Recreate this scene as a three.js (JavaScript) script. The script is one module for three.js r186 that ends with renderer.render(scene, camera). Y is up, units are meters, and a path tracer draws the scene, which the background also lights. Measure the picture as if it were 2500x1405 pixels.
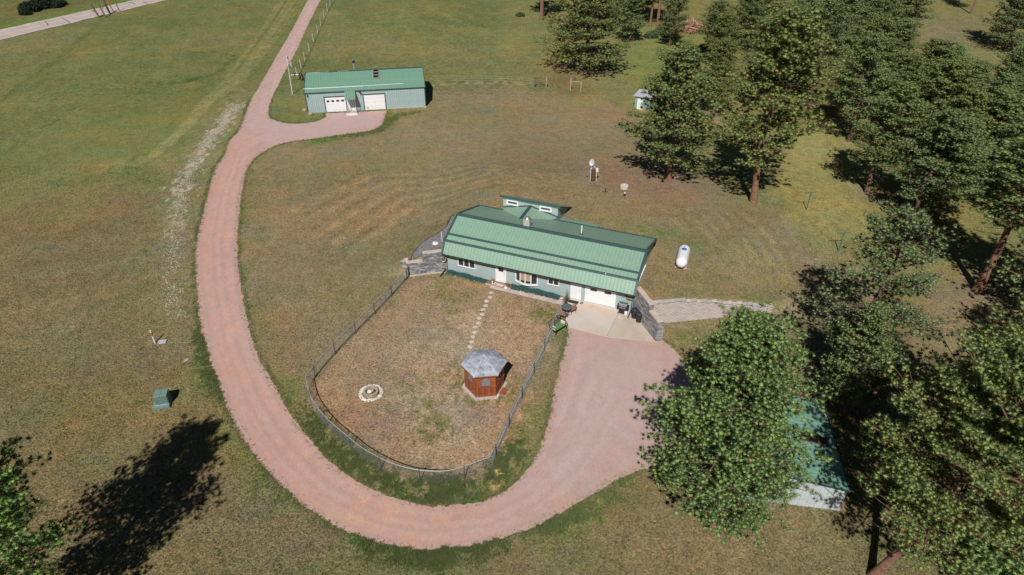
import * as THREE from 'three';
import { mergeGeometries, mergeVertices } from 'three/addons/utils/BufferGeometryUtils.js';
import { RoundedBoxGeometry } from 'three/addons/geometries/RoundedBoxGeometry.js';

// ---------------------------------------------------------------- camera, sky, sun, exposure
const scene = new THREE.Scene();
const CAM_H = 34.5, PITCH = 34.8 * Math.PI / 180, FPX = 1667, CX = 1250, CY = 702.5;
const camera = new THREE.PerspectiveCamera(2 * Math.atan(CY / FPX) * 180 / Math.PI, 1024 / 575, 0.5, 6000);
camera.position.set(0, CAM_H, 0);
camera.lookAt(0, CAM_H - Math.sin(PITCH) * 50, -Math.cos(PITCH) * 50);
const SUN_AZ = 10.8 * Math.PI / 180, SUN_EL = 46.5 * Math.PI / 180;
const sunDir = new THREE.Vector3(-Math.sin(SUN_AZ) * Math.cos(SUN_EL), Math.sin(SUN_EL), Math.cos(SUN_AZ) * Math.cos(SUN_EL));
{ // clear deep-blue sky of high country, paler towards the horizon and round the sun
  const W = 128, H = 64, d = new Float32Array(W * H * 4), v = new THREE.Vector3();
  for (let j = 0; j < H; j++) for (let i = 0; i < W; i++) {
    const el = ((j + .5) / H - .5) * Math.PI, az = ((i + .5) / W - .5) * 2 * Math.PI; v.set(Math.cos(el) * Math.cos(az), Math.sin(el), Math.cos(el) * Math.sin(az));
    const t = Math.pow(1 - Math.max(0, v.y), 3), g = .05 * Math.pow(Math.max(0, v.dot(sunDir)), 24), q = (j * W + i) * 4;
    d[q] = .022 + .06 * t + g; d[q + 1] = .042 + .06 * t + g; d[q + 2] = .082 + .05 * t + g * .9; d[q + 3] = 1;
  }
  const tx = new THREE.DataTexture(d, W, H, THREE.RGBAFormat, THREE.FloatType); tx.mapping = THREE.EquirectangularReflectionMapping; tx.magFilter = THREE.LinearFilter; tx.needsUpdate = true;
  scene.background = tx; scene.environment = tx;
}
const sun = new THREE.DirectionalLight(new THREE.Color(1.0, 0.965, 0.93), 4.4);
sun.position.copy(sunDir).multiplyScalar(200).add(new THREE.Vector3(0, 0, -60));
sun.target.position.set(0, 0, -60); sun.castShadow = true; sun.shadow.radius = 1;
Object.assign(sun.shadow.camera, { left: -110, right: 110, top: 110, bottom: -110, near: 1, far: 500 });
sun.shadow.mapSize.set(4096, 4096);
scene.add(sun, sun.target);
const renderer = new THREE.WebGLRenderer({ antialias: true });
renderer.toneMapping = THREE.LinearToneMapping; renderer.toneMappingExposure = 1.05;
renderer.shadowMap.enabled = true;

// ---------------------------------------------------------------- helpers
function rng(seed) { let s = seed >>> 0; return () => { s = (s + 0x6D2B79F5) >>> 0; let t = s; t = Math.imul(t ^ (t >>> 15), t | 1); t ^= t + Math.imul(t ^ (t >>> 7), t | 61); return ((t ^ (t >>> 14)) >>> 0) / 4294967296; }; }
const R0 = rng(11);
const lerp = (a, b, t) => a + (b - a) * t, clamp = (x, a = 0, b = 1) => Math.min(b, Math.max(a, x));
const sst = (a, b, x) => { const t = clamp((x - a) / (b - a)); return t * t * (3 - 2 * t); };
const V3 = (x, y, z) => new THREE.Vector3(x, y, z);
const s2l = (c) => { c /= 255; return c <= 0.04045 ? c / 12.92 : Math.pow((c + 0.055) / 1.055, 2.4); };
const l2s = (c) => Math.round(255 * clamp(c <= 0.0031308 ? c * 12.92 : 1.055 * Math.pow(c, 1 / 2.4) - 0.055));
const K = 1.08; // seen sRGB of a sunlit level surface -> albedo
const seen = (r, g, b, k = K) => [s2l(r) * k, s2l(g) * k, s2l(b) * k];

// a pixel of the photograph's frame as a point of the place, at a height or on the ground
const cp = Math.cos(PITCH), sp = Math.sin(PITCH);
const rayOf = (x, y) => { const u = (x - CX) / FPX, v = (y - CY) / FPX; return [u, -sp - v * cp, -cp + v * sp]; };
function at(x, y, h = 0) { const d = rayOf(x, y), t = (h - CAM_H) / d[1]; return V3(d[0] * t, h, d[2] * t); }
function proj(p) { const y = p.y - CAM_H, z = -sp * y - cp * p.z, yy = cp * y - sp * p.z; return [CX + FPX * p.x / z, CY - FPX * yy / z]; }

// house frame
const HO = V3(-6.012, 0, -52.306), HTH = 21.58 * Math.PI / 180;
const Hd = [Math.cos(HTH), Math.sin(HTH)], Hn = [Math.sin(HTH), -Math.cos(HTH)];
const uvOf = (x, z) => { const a = x - HO.x, b = z - HO.z; return [a * Hd[0] + b * Hd[1], a * Hn[0] + b * Hn[1]]; };
const fromUV = (u, v, h = 0) => V3(HO.x + u * Hd[0] + v * Hn[0], h, HO.z + u * Hd[1] + v * Hn[1]);

// noise tiles
const NT = 512;
function tile(seed, oct, f0) {
  const r = rng(seed), out = new Float32Array(NT * NT);
  let amp = 1, tot = 0;
  for (let o = 0; o < oct; o++) {
    const n = f0 << o, g = new Float32Array(n * n); for (let i = 0; i < n * n; i++) g[i] = r();
    for (let y = 0; y < NT; y++) {
      const fy = y * n / NT, y0 = Math.floor(fy), ty = fy - y0, wy = ty * ty * (3 - 2 * ty), ya = (y0 % n) * n, yb = ((y0 + 1) % n) * n;
      for (let x = 0; x < NT; x++) {
        const fx = x * n / NT, x0 = Math.floor(fx), tx = fx - x0, wx = tx * tx * (3 - 2 * tx), xa = x0 % n, xb = (x0 + 1) % n;
        out[y * NT + x] += amp * lerp(lerp(g[ya + xa], g[ya + xb], wx), lerp(g[yb + xa], g[yb + xb], wx), wy);
      }
    }
    tot += amp; amp *= 0.55;
  }
  let m = 0, s = 0; for (const v of out) m += v; m /= out.length; for (const v of out) s += (v - m) ** 2; s = Math.sqrt(s / out.length);
  for (let i = 0; i < out.length; i++) out[i] = (out[i] - m) / s;
  return out;
}
const TN = [tile(1, 5, 8), tile(2, 5, 8), tile(3, 4, 16), tile(4, 3, 64)];
const nz = (k, x, y, size) => { // value ~N(0,1), tile spans `size` metres, bilinear
  let fx = x / size * NT, fy = y / size * NT; const x0 = Math.floor(fx), y0 = Math.floor(fy), tx = fx - x0, ty = fy - y0;
  const a = x0 & 511, b = (x0 + 1) & 511, c = (y0 & 511) << 9, d = ((y0 + 1) & 511) << 9, T = TN[k];
  return (T[c + a] * (1 - tx) + T[c + b] * tx) * (1 - ty) + (T[d + a] * (1 - tx) + T[d + b] * tx) * ty;
};

// ground heights: level in front, a raised lawn held by the walls behind the house
const LW = [[-3.0, -1.9], [0, 0.15]], RW0 = [17.5, 0.3], RW1 = [20.1, -2.9], CW0 = [18.68, -1.15], CW1 = [28.15, 4.4];
function frontV(u) {
  if (u < -3.0) return -1.9 + (u + 3) * -0.1;
  if (u < 0) return lerp(-1.9, 0.15, (u + 3) / 3);
  if (u < 17.5) return 0.4;
  if (u < 18.68) return lerp(0.3, -1.15, (u - 17.5) / 1.18);
  if (u < 28.15) return lerp(-1.15, 4.4, (u - 18.68) / 9.47);
  return 4.4 + (u - 28.15) * 0.4;
}
function hgt(x, z) {
  const [u, v] = uvOf(x, z);
  if (u < -22 || u > 60 || v < -8 || v > 60) return 0;
  const w = 0.1 + 0.8 * Math.max(0, -3.0 - u, u - 28.15), f = frontV(u);
  const m = sst(f + .2 - w, f + .2 + w, v);
  if (m <= 0) return 0;
  const back = Math.max(0, v - 6);
  const L = sst(-6.8 - back * 0.35, 0.4 - back * 0.1, u);
  const ur = u - back * 0.5, Rr = ur < 21.6 ? 1 : ur < 28 ? 1 - (ur - 21.6) * 0.1 : 0.36 * (1 - sst(28, 36, ur));
  return 2.05 * L * Rr * m * (1 - sst(12, 40, v));
}
function gnd(px, py) { // where the line of sight meets the ground
  let p = at(px, py, 0); for (let i = 0; i < 14; i++) p = at(px, py, lerp(p.y, hgt(p.x, p.z), 0.8));
  p.y = hgt(p.x, p.z); return p;
}

// materials
const matCache = {};
function mat(key, col, o = {}) {
  if (matCache[key]) return matCache[key];
  const m = new THREE.MeshStandardMaterial({ roughness: 0.8, metalness: 0, side: THREE.DoubleSide, ...o });
  m.color.setRGB(...col); return matCache[key] = m;
}
const grainTex = (() => { // soft weathering grain, near white
  const mk = (seed, amp, fine) => { const n = 256, d = new Uint8Array(n * n * 4), r = rng(seed);
    for (let y = 0; y < n; y++) for (let x = 0; x < n; x++) { const i = (y * n + x) * 4, q = 1 + amp * (nz(0, x * 2, y * 2, 512) * 0.6 + nz(3, x * 2, y * 2, 512) * 0.4 + fine * (r() - .5)); const c = l2s(clamp(0.85 * q)); d[i] = d[i + 1] = d[i + 2] = c; d[i + 3] = 255; }
    const t = new THREE.DataTexture(d, n, n); t.colorSpace = THREE.SRGBColorSpace; t.wrapS = t.wrapT = THREE.RepeatWrapping; t.magFilter = THREE.LinearFilter; t.minFilter = THREE.LinearMipmapLinearFilter; t.generateMipmaps = true; t.needsUpdate = true; return t; };
  return { soft: mk(5, 0.05, 0.3), rough: mk(6, 0.16, 1.0), strong: mk(7, 0.28, 1.2) };
})();
const rep = (t, m) => { const c = t.clone(); c.repeat.set(1 / m, 1 / m); c.needsUpdate = true; return c; };
const gSoft = rep(grainTex.soft, 3), gRough = rep(grainTex.rough, 2), gStrong = rep(grainTex.strong, 1.5);
const C = (r, g, b) => [r / 0.85, g / 0.85, b / 0.85];

// geometry
function muv(g) { // uv in metres by the dominant axis of each face
  const q = g.index ? g.toNonIndexed() : g; q.deleteAttribute('uv'); if (!q.attributes.normal) q.computeVertexNormals();
  const p = q.attributes.position, n = q.attributes.normal, a = new Float32Array(p.count * 2);
  for (let i = 0; i < p.count; i++) { const X = Math.abs(n.getX(i)), Y = Math.abs(n.getY(i)), Z = Math.abs(n.getZ(i));
    if (Y >= X && Y >= Z) { a[i * 2] = p.getX(i); a[i * 2 + 1] = p.getZ(i); } else if (X > Z) { a[i * 2] = p.getZ(i); a[i * 2 + 1] = p.getY(i); } else { a[i * 2] = p.getX(i); a[i * 2 + 1] = p.getY(i); } }
  q.setAttribute('uv', new THREE.BufferAttribute(a, 2)); return q;
}
const bx = (w, h, d, x = 0, y = 0, z = 0) => { const g = new THREE.BoxGeometry(w, h, d); g.translate(x, y, z); return g; };
const rbx = (w, h, d, r, x = 0, y = 0, z = 0, s = 2) => { const g = new RoundedBoxGeometry(w, h, d, s, r); g.translate(x, y, z); return g; };
const cyl = (r0, r1, h, x = 0, y = 0, z = 0, n = 12) => { const g = new THREE.CylinderGeometry(r1, r0, h, n); g.translate(x, y + h / 2, z); return g; };
function bar(a, b, w, h = w, up = V3(0, 1, 0)) { // box bar from a to b, w across, h along "up"
  const A = V3(...a), B = V3(...b), L = A.distanceTo(B), g = new THREE.BoxGeometry(w, h, L);
  const z = B.clone().sub(A).normalize(); let x = new THREE.Vector3().crossVectors(up, z); if (x.lengthSq() < 1e-6) x.set(1, 0, 0); x.normalize(); const y = new THREE.Vector3().crossVectors(z, x);
  g.applyMatrix4(new THREE.Matrix4().makeBasis(x, y, z).setPosition(A.add(B).multiplyScalar(0.5))); return g;
}
function rod(a, b, r0, r1 = r0, n = 6) {
  const A = V3(...a), B = V3(...b), L = A.distanceTo(B), g = new THREE.CylinderGeometry(r1, r0, L, n);
  g.applyQuaternion(new THREE.Quaternion().setFromUnitVectors(V3(0, 1, 0), B.clone().sub(A).normalize())); const m = A.add(B).multiplyScalar(0.5); g.translate(m.x, m.y, m.z); return g;
}
const tube = (pts, r, seg = 24, n = 6, closed = false) => new THREE.TubeGeometry(new THREE.CatmullRomCurve3(pts.map((p) => V3(...p)), closed), seg, r, n, closed);
const poly = (pts, depth) => new THREE.ExtrudeGeometry(new THREE.Shape(pts.map((p) => new THREE.Vector2(...p))), { depth, bevelEnabled: false });
const flat = (geoms) => { const a = (Array.isArray(geoms) ? geoms : [geoms]).map((g) => { const q = g.index ? g.toNonIndexed() : g; for (const k of Object.keys(q.attributes)) if (k !== 'position' && k !== 'normal') q.deleteAttribute(k); return q; }); return a.length > 1 ? mergeGeometries(a) : a[0]; };
function bumpy(r, seed, sx = 1, sy = 1, sz = 1, det = 1) { // rounded irregular stone
  const g = mergeVertices((() => { const q = new THREE.IcosahedronGeometry(r, det); q.deleteAttribute('normal'); q.deleteAttribute('uv'); return q; })()), R = rng(seed), p = g.attributes.position;
  for (let i = 0; i < p.count; i++) { const k = 0.78 + 0.4 * R(); p.setXYZ(i, p.getX(i) * k * sx, p.getY(i) * k * sy, p.getZ(i) * k * sz); }
  g.computeVertexNormals(); return g.toNonIndexed();
}
const used = {};
const numbered = (n) => { const k = used[n] = (used[n] ?? -1) + 1; return k ? `${n}_${String(k).padStart(3, '0')}` : n; };
function tag(o, label, category, group, kind) { o.userData.label = label; o.userData.category = category; if (group) o.userData.group = group; if (kind) o.userData.kind = kind; return o; }
function shadowy(m) { m.castShadow = m.receiveShadow = true; return m; }
function obj(name, geoms, m, parent, pos) { // one named mesh from one or more geometries
  const g = muv(flat(geoms)), o = shadowy(new THREE.Mesh(g, m)); o.name = parent ? name : numbered(name); if (pos) o.position.set(...pos); (parent || scene).add(o); return o;
}
function same(src, parent, pos, rot) { const o = shadowy(new THREE.Mesh(src.geometry || src, src.material)); o.name = src.name; if (pos) o.position.set(...pos); if (rot) o.rotation.set(...rot); parent.add(o); return o; }
function thing(name, label, category, p = V3(0, 0, 0), turn = 0, group) {
  const o = new THREE.Group(); o.name = numbered(name); o.position.copy(p); o.rotation.y = turn; scene.add(o); return tag(o, label, category, group);
}
function copyOf(root, p, turn, label, group) { const c = root.clone(); c.name = numbered(root.name.replace(/_\d+$/, '')); c.position.copy(p); c.rotation.y = turn; c.userData = { ...root.userData }; if (label) c.userData.label = label; if (group) c.userData.group = group; scene.add(c); return c; }
const struct = (o, kind = 'structure') => { o.userData.kind = kind; return o; };

// ---------------------------------------------------------------- the ground: colour of grass, bare soil and gravel, in plan
class Plan { // a colour map over a rectangle of the ground, values are seen colours (linear)
  constructor(x0, z0, x1, z1, W, H) { Object.assign(this, { x0, z0, x1, z1, W, H }); this.c = new Float32Array(W * H * 3); }
  px(x) { return (x - this.x0) / (this.x1 - this.x0) * this.W; } pz(z) { return (z - this.z0) / (this.z1 - this.z0) * this.H; }
  each(bx0, bz0, bx1, bz1, fn) {
    const i0 = Math.max(0, Math.floor(this.px(bx0))), i1 = Math.min(this.W - 1, Math.ceil(this.px(bx1))), j0 = Math.max(0, Math.floor(this.pz(bz0))), j1 = Math.min(this.H - 1, Math.ceil(this.pz(bz1)));
    for (let j = j0; j <= j1; j++) { const z = lerp(this.z0, this.z1, (j + .5) / this.H); for (let i = i0; i <= i1; i++) { const x = lerp(this.x0, this.x1, (i + .5) / this.W); fn((j * this.W + i) * 3, x, z); } }
  }
  fill(col) { this.each(this.x0, this.z0, this.x1, this.z1, (i, x, z) => { const c = col(x, z); this.c[i] = c[0]; this.c[i + 1] = c[1]; this.c[i + 2] = c[2]; }); }
  mix(i, c, a) { this.c[i] += (c[0] - this.c[i]) * a; this.c[i + 1] += (c[1] - this.c[i + 1]) * a; this.c[i + 2] += (c[2] - this.c[i + 2]) * a; }
  texture(k) {
    const d = new Uint8Array(this.W * this.H * 4);
    for (let j = 0; j < this.H; j++) for (let i = 0; i < this.W; i++) { const a = (j * this.W + i) * 3, b = (j * this.W + i) * 4; d[b] = l2s(this.c[a] * k); d[b + 1] = l2s(this.c[a + 1] * k); d[b + 2] = l2s(this.c[a + 2] * k); d[b + 3] = 255; }
    const t = new THREE.DataTexture(d, this.W, this.H); t.colorSpace = THREE.SRGBColorSpace; t.magFilter = THREE.LinearFilter; t.minFilter = THREE.LinearMipmapLinearFilter; t.generateMipmaps = true; t.anisotropy = 8; t.needsUpdate = true; return t;
  }
  sample(x, z) { const i = Math.floor(this.px(x)), j = Math.floor(this.pz(z)); if (i < 0 || j < 0 || i >= this.W || j >= this.H) return null; const a = (j * this.W + i) * 3; return [this.c[a], this.c[a + 1], this.c[a + 2]]; }
}
const lin = (c) => c.map(s2l);
const plan = (pts) => pts.map(([x, y]) => { const p = gnd(x, y); return [p.x, p.z]; });
function segD(x, z, P, closed) { let b = 1e9; const n = P.length; for (let i = 0; i < (closed ? n : n - 1); i++) { const [ax, az] = P[i], [cx, cz] = P[(i + 1) % n], dx = cx - ax, dz = cz - az, t = clamp(((x - ax) * dx + (z - az) * dz) / (dx * dx + dz * dz || 1)), ex = x - ax - dx * t, ez = z - az - dz * t; b = Math.min(b, ex * ex + ez * ez); } return Math.sqrt(b); }
function inside(x, z, P) { let s = false; for (let i = 0, j = P.length - 1; i < P.length; j = i++) if ((P[i][1] > z) !== (P[j][1] > z) && x < (P[j][0] - P[i][0]) * (z - P[i][1]) / (P[j][1] - P[i][1]) + P[i][0]) s = !s; return s; }
// a patch of other growth or soil: line (radius) or area, with a soft, ragged edge
function patch(maps, { line, area, r = 1, soft = 1, col, a = 1, rag = 0.5, rs = 6, mottle = 0 }) {
  const P = plan(line || area), c = lin(col), pad = (line ? r : 0) + soft + rag * 3;
  const xs = P.map((p) => p[0]), zs = P.map((p) => p[1]);
  for (const m of maps) m.each(Math.min(...xs) - pad, Math.min(...zs) - pad, Math.max(...xs) + pad, Math.max(...zs) + pad, (i, x, z) => {
    let d = segD(x, z, P, !!area); if (area) d = inside(x, z, P) ? -d : d; else d -= r;
    d += rag * nz(1, x + 31, z - 17, rs) ;
    let k = 1 - sst(-soft, soft, d); if (k <= 0) return;
    if (mottle) k *= clamp(0.5 + mottle * nz(2, x, z, 5) + 0.35 * nz(3, x, z, 3));
    m.mix(i, c, k * a);
  });
}
const near = new Plan(-62, -100, 66, -4, 2048, 2048), far = new Plan(-190, -290, 190, -4, 2048, 2048);
const MAPS = [near, far];
const meadowA = lin([105, 108, 66]), meadowB = lin([120, 114, 76]), meadowC = lin([96, 102, 60]);
for (const m of MAPS) m.fill((x, z) => { const t = nz(0, x, z, 60), q = nz(1, x, z, 22); return [0, 1, 2].map((k) => lerp(meadowA[k], t > 0 ? meadowB[k] : meadowC[k], clamp(Math.abs(t) * 0.35 + q * 0.08))); });
const tan = [124, 111, 84], olive = [116, 106, 70], dry = [150, 126, 96];
// mown ground round the house, the drier slope in front, the forest floor
patch(MAPS, { area: [[-900, 620], [100, 500], [380, 440], [470, 470], [470, 700], [520, 900], [640, 1140], [800, 1290], [1000, 1352], [1250, 1320], [1560, 1160], [1640, 860], [1900, 790], [2080, 720], [2400, 690], [2900, 700], [2900, 2200], [-900, 2200]], soft: 5, rag: 2.5, rs: 30, col: [115, 103, 74] });
patch(MAPS, { area: [[590, 440], [640, 372], [760, 345], [930, 300], [1040, 215], [1330, 212], [1440, 240], [1560, 270], [1700, 420], [1850, 470], [2000, 560], [2120, 640], [2400, 700], [2400, 860], [1900, 770], [1620, 830], [1385, 800], [1330, 1060], [1190, 1200], [1000, 1220], [760, 1080], [630, 850], [590, 700], [580, 560]], soft: 1.6, rag: 1.0, rs: 24, col: tan });
patch(MAPS, { area: [[1360, 0], [1300, 130], [1420, 240], [1540, 270], [1720, 420], [1860, 500], [2060, 640], [2700, 900], [2900, 300], [2500, -120], [1700, -150]], soft: 4, rag: 2, rs: 30, col: [118, 114, 72], a: 0.85 });
patch(MAPS, { area: [[1860, 340], [2010, 300], [2120, 470], [2080, 560], [1930, 520]], soft: 3, rag: 1.5, col: [140, 132, 82], a: 0.8 });
patch(MAPS, { area: [[1480, 120], [1560, 240], [1450, 235], [1400, 200]], soft: 2.5, rag: 1.5, col: [126, 120, 86], a: 0.7, mottle: 0.2 });
patch(MAPS, { area: [[1490, 150], [1600, 60], [1720, 90], [1760, 190], [1600, 250]], soft: 4, rag: 2, col: [112, 128, 62], a: 0.75, mottle: 0.25 });
patch(MAPS, { line: [[1250, 80], [1290, 20], [1300, -40]], r: 4, soft: 5, col: [126, 122, 84], a: 0.7, mottle: 0.25 });
patch(MAPS, { area: [[2180, 60], [2400, 40], [2360, 120], [2200, 130]], soft: 6, rag: 2, col: [122, 112, 84], a: 0.85 });
// meadow beyond the garage: fresher bands and a bare track
patch(MAPS, { area: [[830, 30], [1000, 10], [1150, 60], [1330, 90], [1360, 150], [1100, 130], [850, 100]], soft: 6, rag: 4, rs: 40, col: [120, 122, 72], a: 0.6, mottle: 0.3 });
patch(MAPS, { area: [[800, 110], [1000, 90], [1200, 110], [1360, 170], [1340, 205], [1060, 200], [1000, 160]], soft: 6, rag: 3, col: [122, 116, 78], a: .6 });
patch(MAPS, { line: [[1040, 15], [1200, 90], [1380, 190]], r: 0.6, soft: 1.2, col: [128, 122, 74], a: 0.5 });
patch(MAPS, { line: [[1385, 215], [1378, 180], [1365, 150]], r: 2.2, soft: 3.5, col: [122, 94, 66], a: 0.8, rag: 1 });
patch(MAPS, { line: [[1060, 208], [1180, 202], [1310, 208]], r: 0.35, soft: 0.7, col: [150, 136, 98], a: 0.6, rag: 0.4 });
patch(MAPS, { area: [[0, 250], [300, 180], [560, 120], [700, 60], [620, 190], [520, 300], [300, 350], [0, 430]], soft: 9, rag: 6, rs: 50, col: [103, 107, 64], a: 0.7 });
patch(MAPS, { area: [[0, 100], [160, 60], [260, 45], [20, 230], [0, 240]], soft: 2.2, rag: 0.6, col: [116, 112, 80], a: 0.6, mottle: 0.25 });
patch(MAPS, { line: [[255, 45], [150, 135], [0, 245]], r: 0.5, soft: 0.9, col: [78, 88, 48], a: 0.55, rag: 0.3 });
patch(MAPS, { area: [[0, 62], [200, 22], [300, -10], [0, -60]], soft: 3, rag: 1.5, col: [100, 96, 58], a: 0.8 });
patch(MAPS, { line: [[0, 68], [210, 24], [330, -4]], r: 2.0, soft: 1.5, col: [92, 112, 50], a: 0.8 });
// wheel tracks in the meadow
for (const [dx, w] of [[0, .2], [9, .15], [22, .25], [36, .5], [50, .2], [60, .15]]) patch(MAPS, { line: [[690 + dx, -10], [640 + dx * .9, 70], [590 + dx * .8, 140], [545 + dx * .7, 200], [490 + dx * .5, 250], [430 + dx * .4, 320], [360 + dx * .4, 380]], r: w, soft: 0.35, col: [140, 134, 90], a: 0.45, rag: 0.12 });
patch(MAPS, { line: [[700, 0], [640, 90], [575, 175], [545, 180]], r: 0.15, soft: 0.35, col: [84, 82, 44], a: 0.55, rag: 0.2 });
patch(MAPS, { line: [[340, 200], [400, 207], [460, 198], [530, 178], [572, 140], [540, 125], [470, 128]], r: 0.25, soft: 0.5, col: [66, 80, 42], a: 0.6, rag: 0.3 });
patch(MAPS, { line: [[455, 197], [480, 192]], r: 1.2, soft: 1.2, col: [60, 78, 40], a: 0.6 });
for (let k = 0; k < 3; k++) patch(MAPS, { line: [[60, 440 + k * 9], [250, 400 + k * 8], [420, 378 + k * 8]], r: 0.3, soft: 0.8, col: [132, 122, 80], a: 0.45, rag: 0.4 });
for (const [x, y, r] of [[225, 70, 2], [240, 115, 4], [330, 95, 3], [250, 160, 6], [150, 250, 6], [60, 310, 7], [380, 260, 5], [330, 320, 6], [150, 360, 6], [300, 240, 4], [30, 400, 5], [520, 60, 4], [200, 290, 4]]) patch(MAPS, { line: [[x - 20, y + 3], [x + 25, y - 4]], r, soft: r, col: R0() < .5 ? [78, 92, 50] : [122, 116, 70], a: 0.45, rag: 2, mottle: 0.4 });
// dry wash beside the drive
patch(MAPS, { line: [[600, 225], [560, 275], [520, 330], [485, 385], [458, 430], [440, 480], [425, 540], [415, 600], [420, 680], [420, 760], [425, 820]], r: 2.0, soft: 1.2, col: [118, 112, 78], a: 0.9, rag: 0.8 });
patch(MAPS, { line: [[575, 255], [545, 300], [510, 340], [480, 390], [450, 435], [440, 475]], r: 0.5, soft: 0.8, col: [176, 162, 146], a: 0.85, rag: 0.8, rs: 4, mottle: 0.45 });
patch(MAPS, { line: [[440, 475], [428, 540], [430, 580]], r: 0.7, soft: 0.8, col: [166, 152, 136], a: 0.6, rag: 0.7, rs: 4, mottle: 0.45 });
patch(MAPS, { line: [[430, 560], [420, 660], [430, 780], [450, 830]], r: 1.6, soft: 1.4, col: [130, 114, 96], a: 0.6, rag: 1, mottle: 0.4 });
// fresh green along the drive, ditches and walls
const gr = (line, r, a = 0.8, col = [72, 96, 42], soft = 0.9, rag = 0.5) => patch(MAPS, { line, r: r * .75, soft: soft * 1.25, col, a, rag, rs: 5, mottle: 0.3 });
gr([[600, 420], [592, 480], [585, 600]], 0.5, 0.6); gr([[480, 760], [500, 870], [540, 975]], 0.45, 0.8, [62, 84, 36], .5); gr([[640, 1150], [700, 1225], [780, 1275]], 0.35, 0.6, [66, 88, 40], .5);
gr([[770, 345], [850, 332], [920, 322], [950, 300], [960, 285], [1030, 272]], 1.0, 0.9, [74, 102, 40], 1.2); gr([[775, 292], [790, 286]], 0.6, 0.9, [72, 100, 40]); gr([[670, 290], [740, 296]], 0.3, 0.5);
gr([[740, 985], [790, 1065], [850, 1125], [930, 1172], [1010, 1200]], 1.0, 0.95, [66, 92, 38]); gr([[850, 1085], [900, 1120], [980, 1145], [1060, 1152]], 0.6, 0.6, [92, 106, 48]); gr([[1000, 1195], [1090, 1205], [1180, 1185]], 0.95, 1, [56, 88, 34], .6); gr([[1190, 1180], [1240, 1120], [1275, 1075]], 0.7, 0.8, [82, 100, 46]); gr([[1200, 1215], [1290, 1140]], 0.4, 0.8, [70, 94, 40]); gr([[1330, 960], [1290, 1040]], 0.35, 0.5, [90, 104, 50]);
gr([[1290, 1300], [1380, 1270], [1450, 1235], [1540, 1180]], 1.1, 0.85, [78, 100, 46]); gr([[860, 1330], [960, 1352], [1060, 1356], [1160, 1345], [1240, 1325]], 0.45, 0.9, [62, 88, 38], .5); gr([[1040, 1362], [1100, 1358]], 0.8, 0.9, [64, 94, 44]);
gr([[1135, 515], [1085, 545], [1030, 580], [1000, 600]], 0.7, 0.9, [84, 106, 46]); gr([[1435, 530], [1500, 545], [1560, 565]], 1.0, 0.6, [100, 112, 52]); gr([[1580, 570], [1640, 575], [1700, 590]], 1.3, 0.9, [84, 110, 44], 1.3); gr([[1290, 462], [1330, 468]], 0.6, 0.5, [96, 100, 54]);
gr([[1700, 590], [1720, 640]], 1, 0.4, [104, 108, 58]); gr([[1650, 745], [1900, 745]], 0.4, 0.5, [90, 96, 50]); gr([[1040, 205], [1060, 240], [1050, 270]], 0.6, 0.5, [88, 102, 50]);
patch(MAPS, { area: [[1560, 590], [1640, 610], [1680, 700], [1600, 740]], soft: 2, rag: 1, col: [146, 116, 80], a: 0.45, mottle: 0.3 });
// the fenced yard: straw-dry turf, bare pinkish soil, a few green patches
const YARD = [[1010, 680], [1110, 670], [1200, 705], [1370, 750], [1340, 830], [1300, 905], [1240, 1040], [1195, 1140], [1090, 1158], [1000, 1150], [910, 1110], [840, 1060], [780, 1000], [750, 945], [845, 840]];
patch(MAPS, { area: YARD, soft: 0.8, rag: 0.4, col: [141, 120, 95] });
patch(MAPS, { area: [[1020, 830], [1150, 740], [1300, 800], [1260, 900], [1200, 1120], [1020, 1130], [960, 1000]], soft: 1.8, rag: 0.8, col: [164, 142, 118], a: 0.85, mottle: 0.3 });
patch(MAPS, { area: [[850, 1000], [990, 1010], [960, 1080], [900, 1080]], soft: 1.0, rag: 0.5, col: [134, 112, 96], a: 0.8 });
patch(MAPS, { area: [[1110, 985], [1210, 980], [1200, 1030], [1130, 1045]], soft: 0.7, rag: 0.3, col: [138, 114, 98], a: 0.85 });
patch(MAPS, { area: [[1080, 930], [1130, 900], [1120, 1000], [1070, 1000]], soft: 0.8, rag: 0.4, col: [156, 132, 114], a: 0.6 });
patch(MAPS, { area: [[1040, 680], [1090, 672], [1140, 715], [1120, 760], [1070, 745]], soft: 0.9, rag: 0.5, col: [96, 104, 50], a: 0.85, mottle: 0.3 });
patch(MAPS, { area: [[1115, 700], [1190, 712], [1170, 760], [1110, 750]], soft: 0.7, rag: 0.5, col: [118, 104, 72], a: 0.7, mottle: 0.3 });
patch(MAPS, { area: [[1130, 686], [1190, 695], [1200, 705], [1140, 700]], soft: 0.3, rag: 0.15, col: [156, 122, 86], a: 0.9 });
for (const [x, y, r, a] of [[1325, 765, .8, .8], [1360, 760, .4, .6], [1070, 920, .5, .4], [1050, 985, .6, .6], [1065, 1025, .8, .7], [1000, 940, .4, .5], [1120, 935, .6, .7], [1145, 975, .5, .6], [1250, 940, .6, .5], [1060, 1070, .6, .6], [1130, 890, .4, .5], [1190, 980, .5, .5], [940, 1000, .5, .4], [1235, 965, .4, .6]]) patch(MAPS, { line: [[x - 6, y], [x + 6, y]], r, soft: 0.6, rag: 0.4, rs: 3, col: [98, 100, 54], a });
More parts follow.
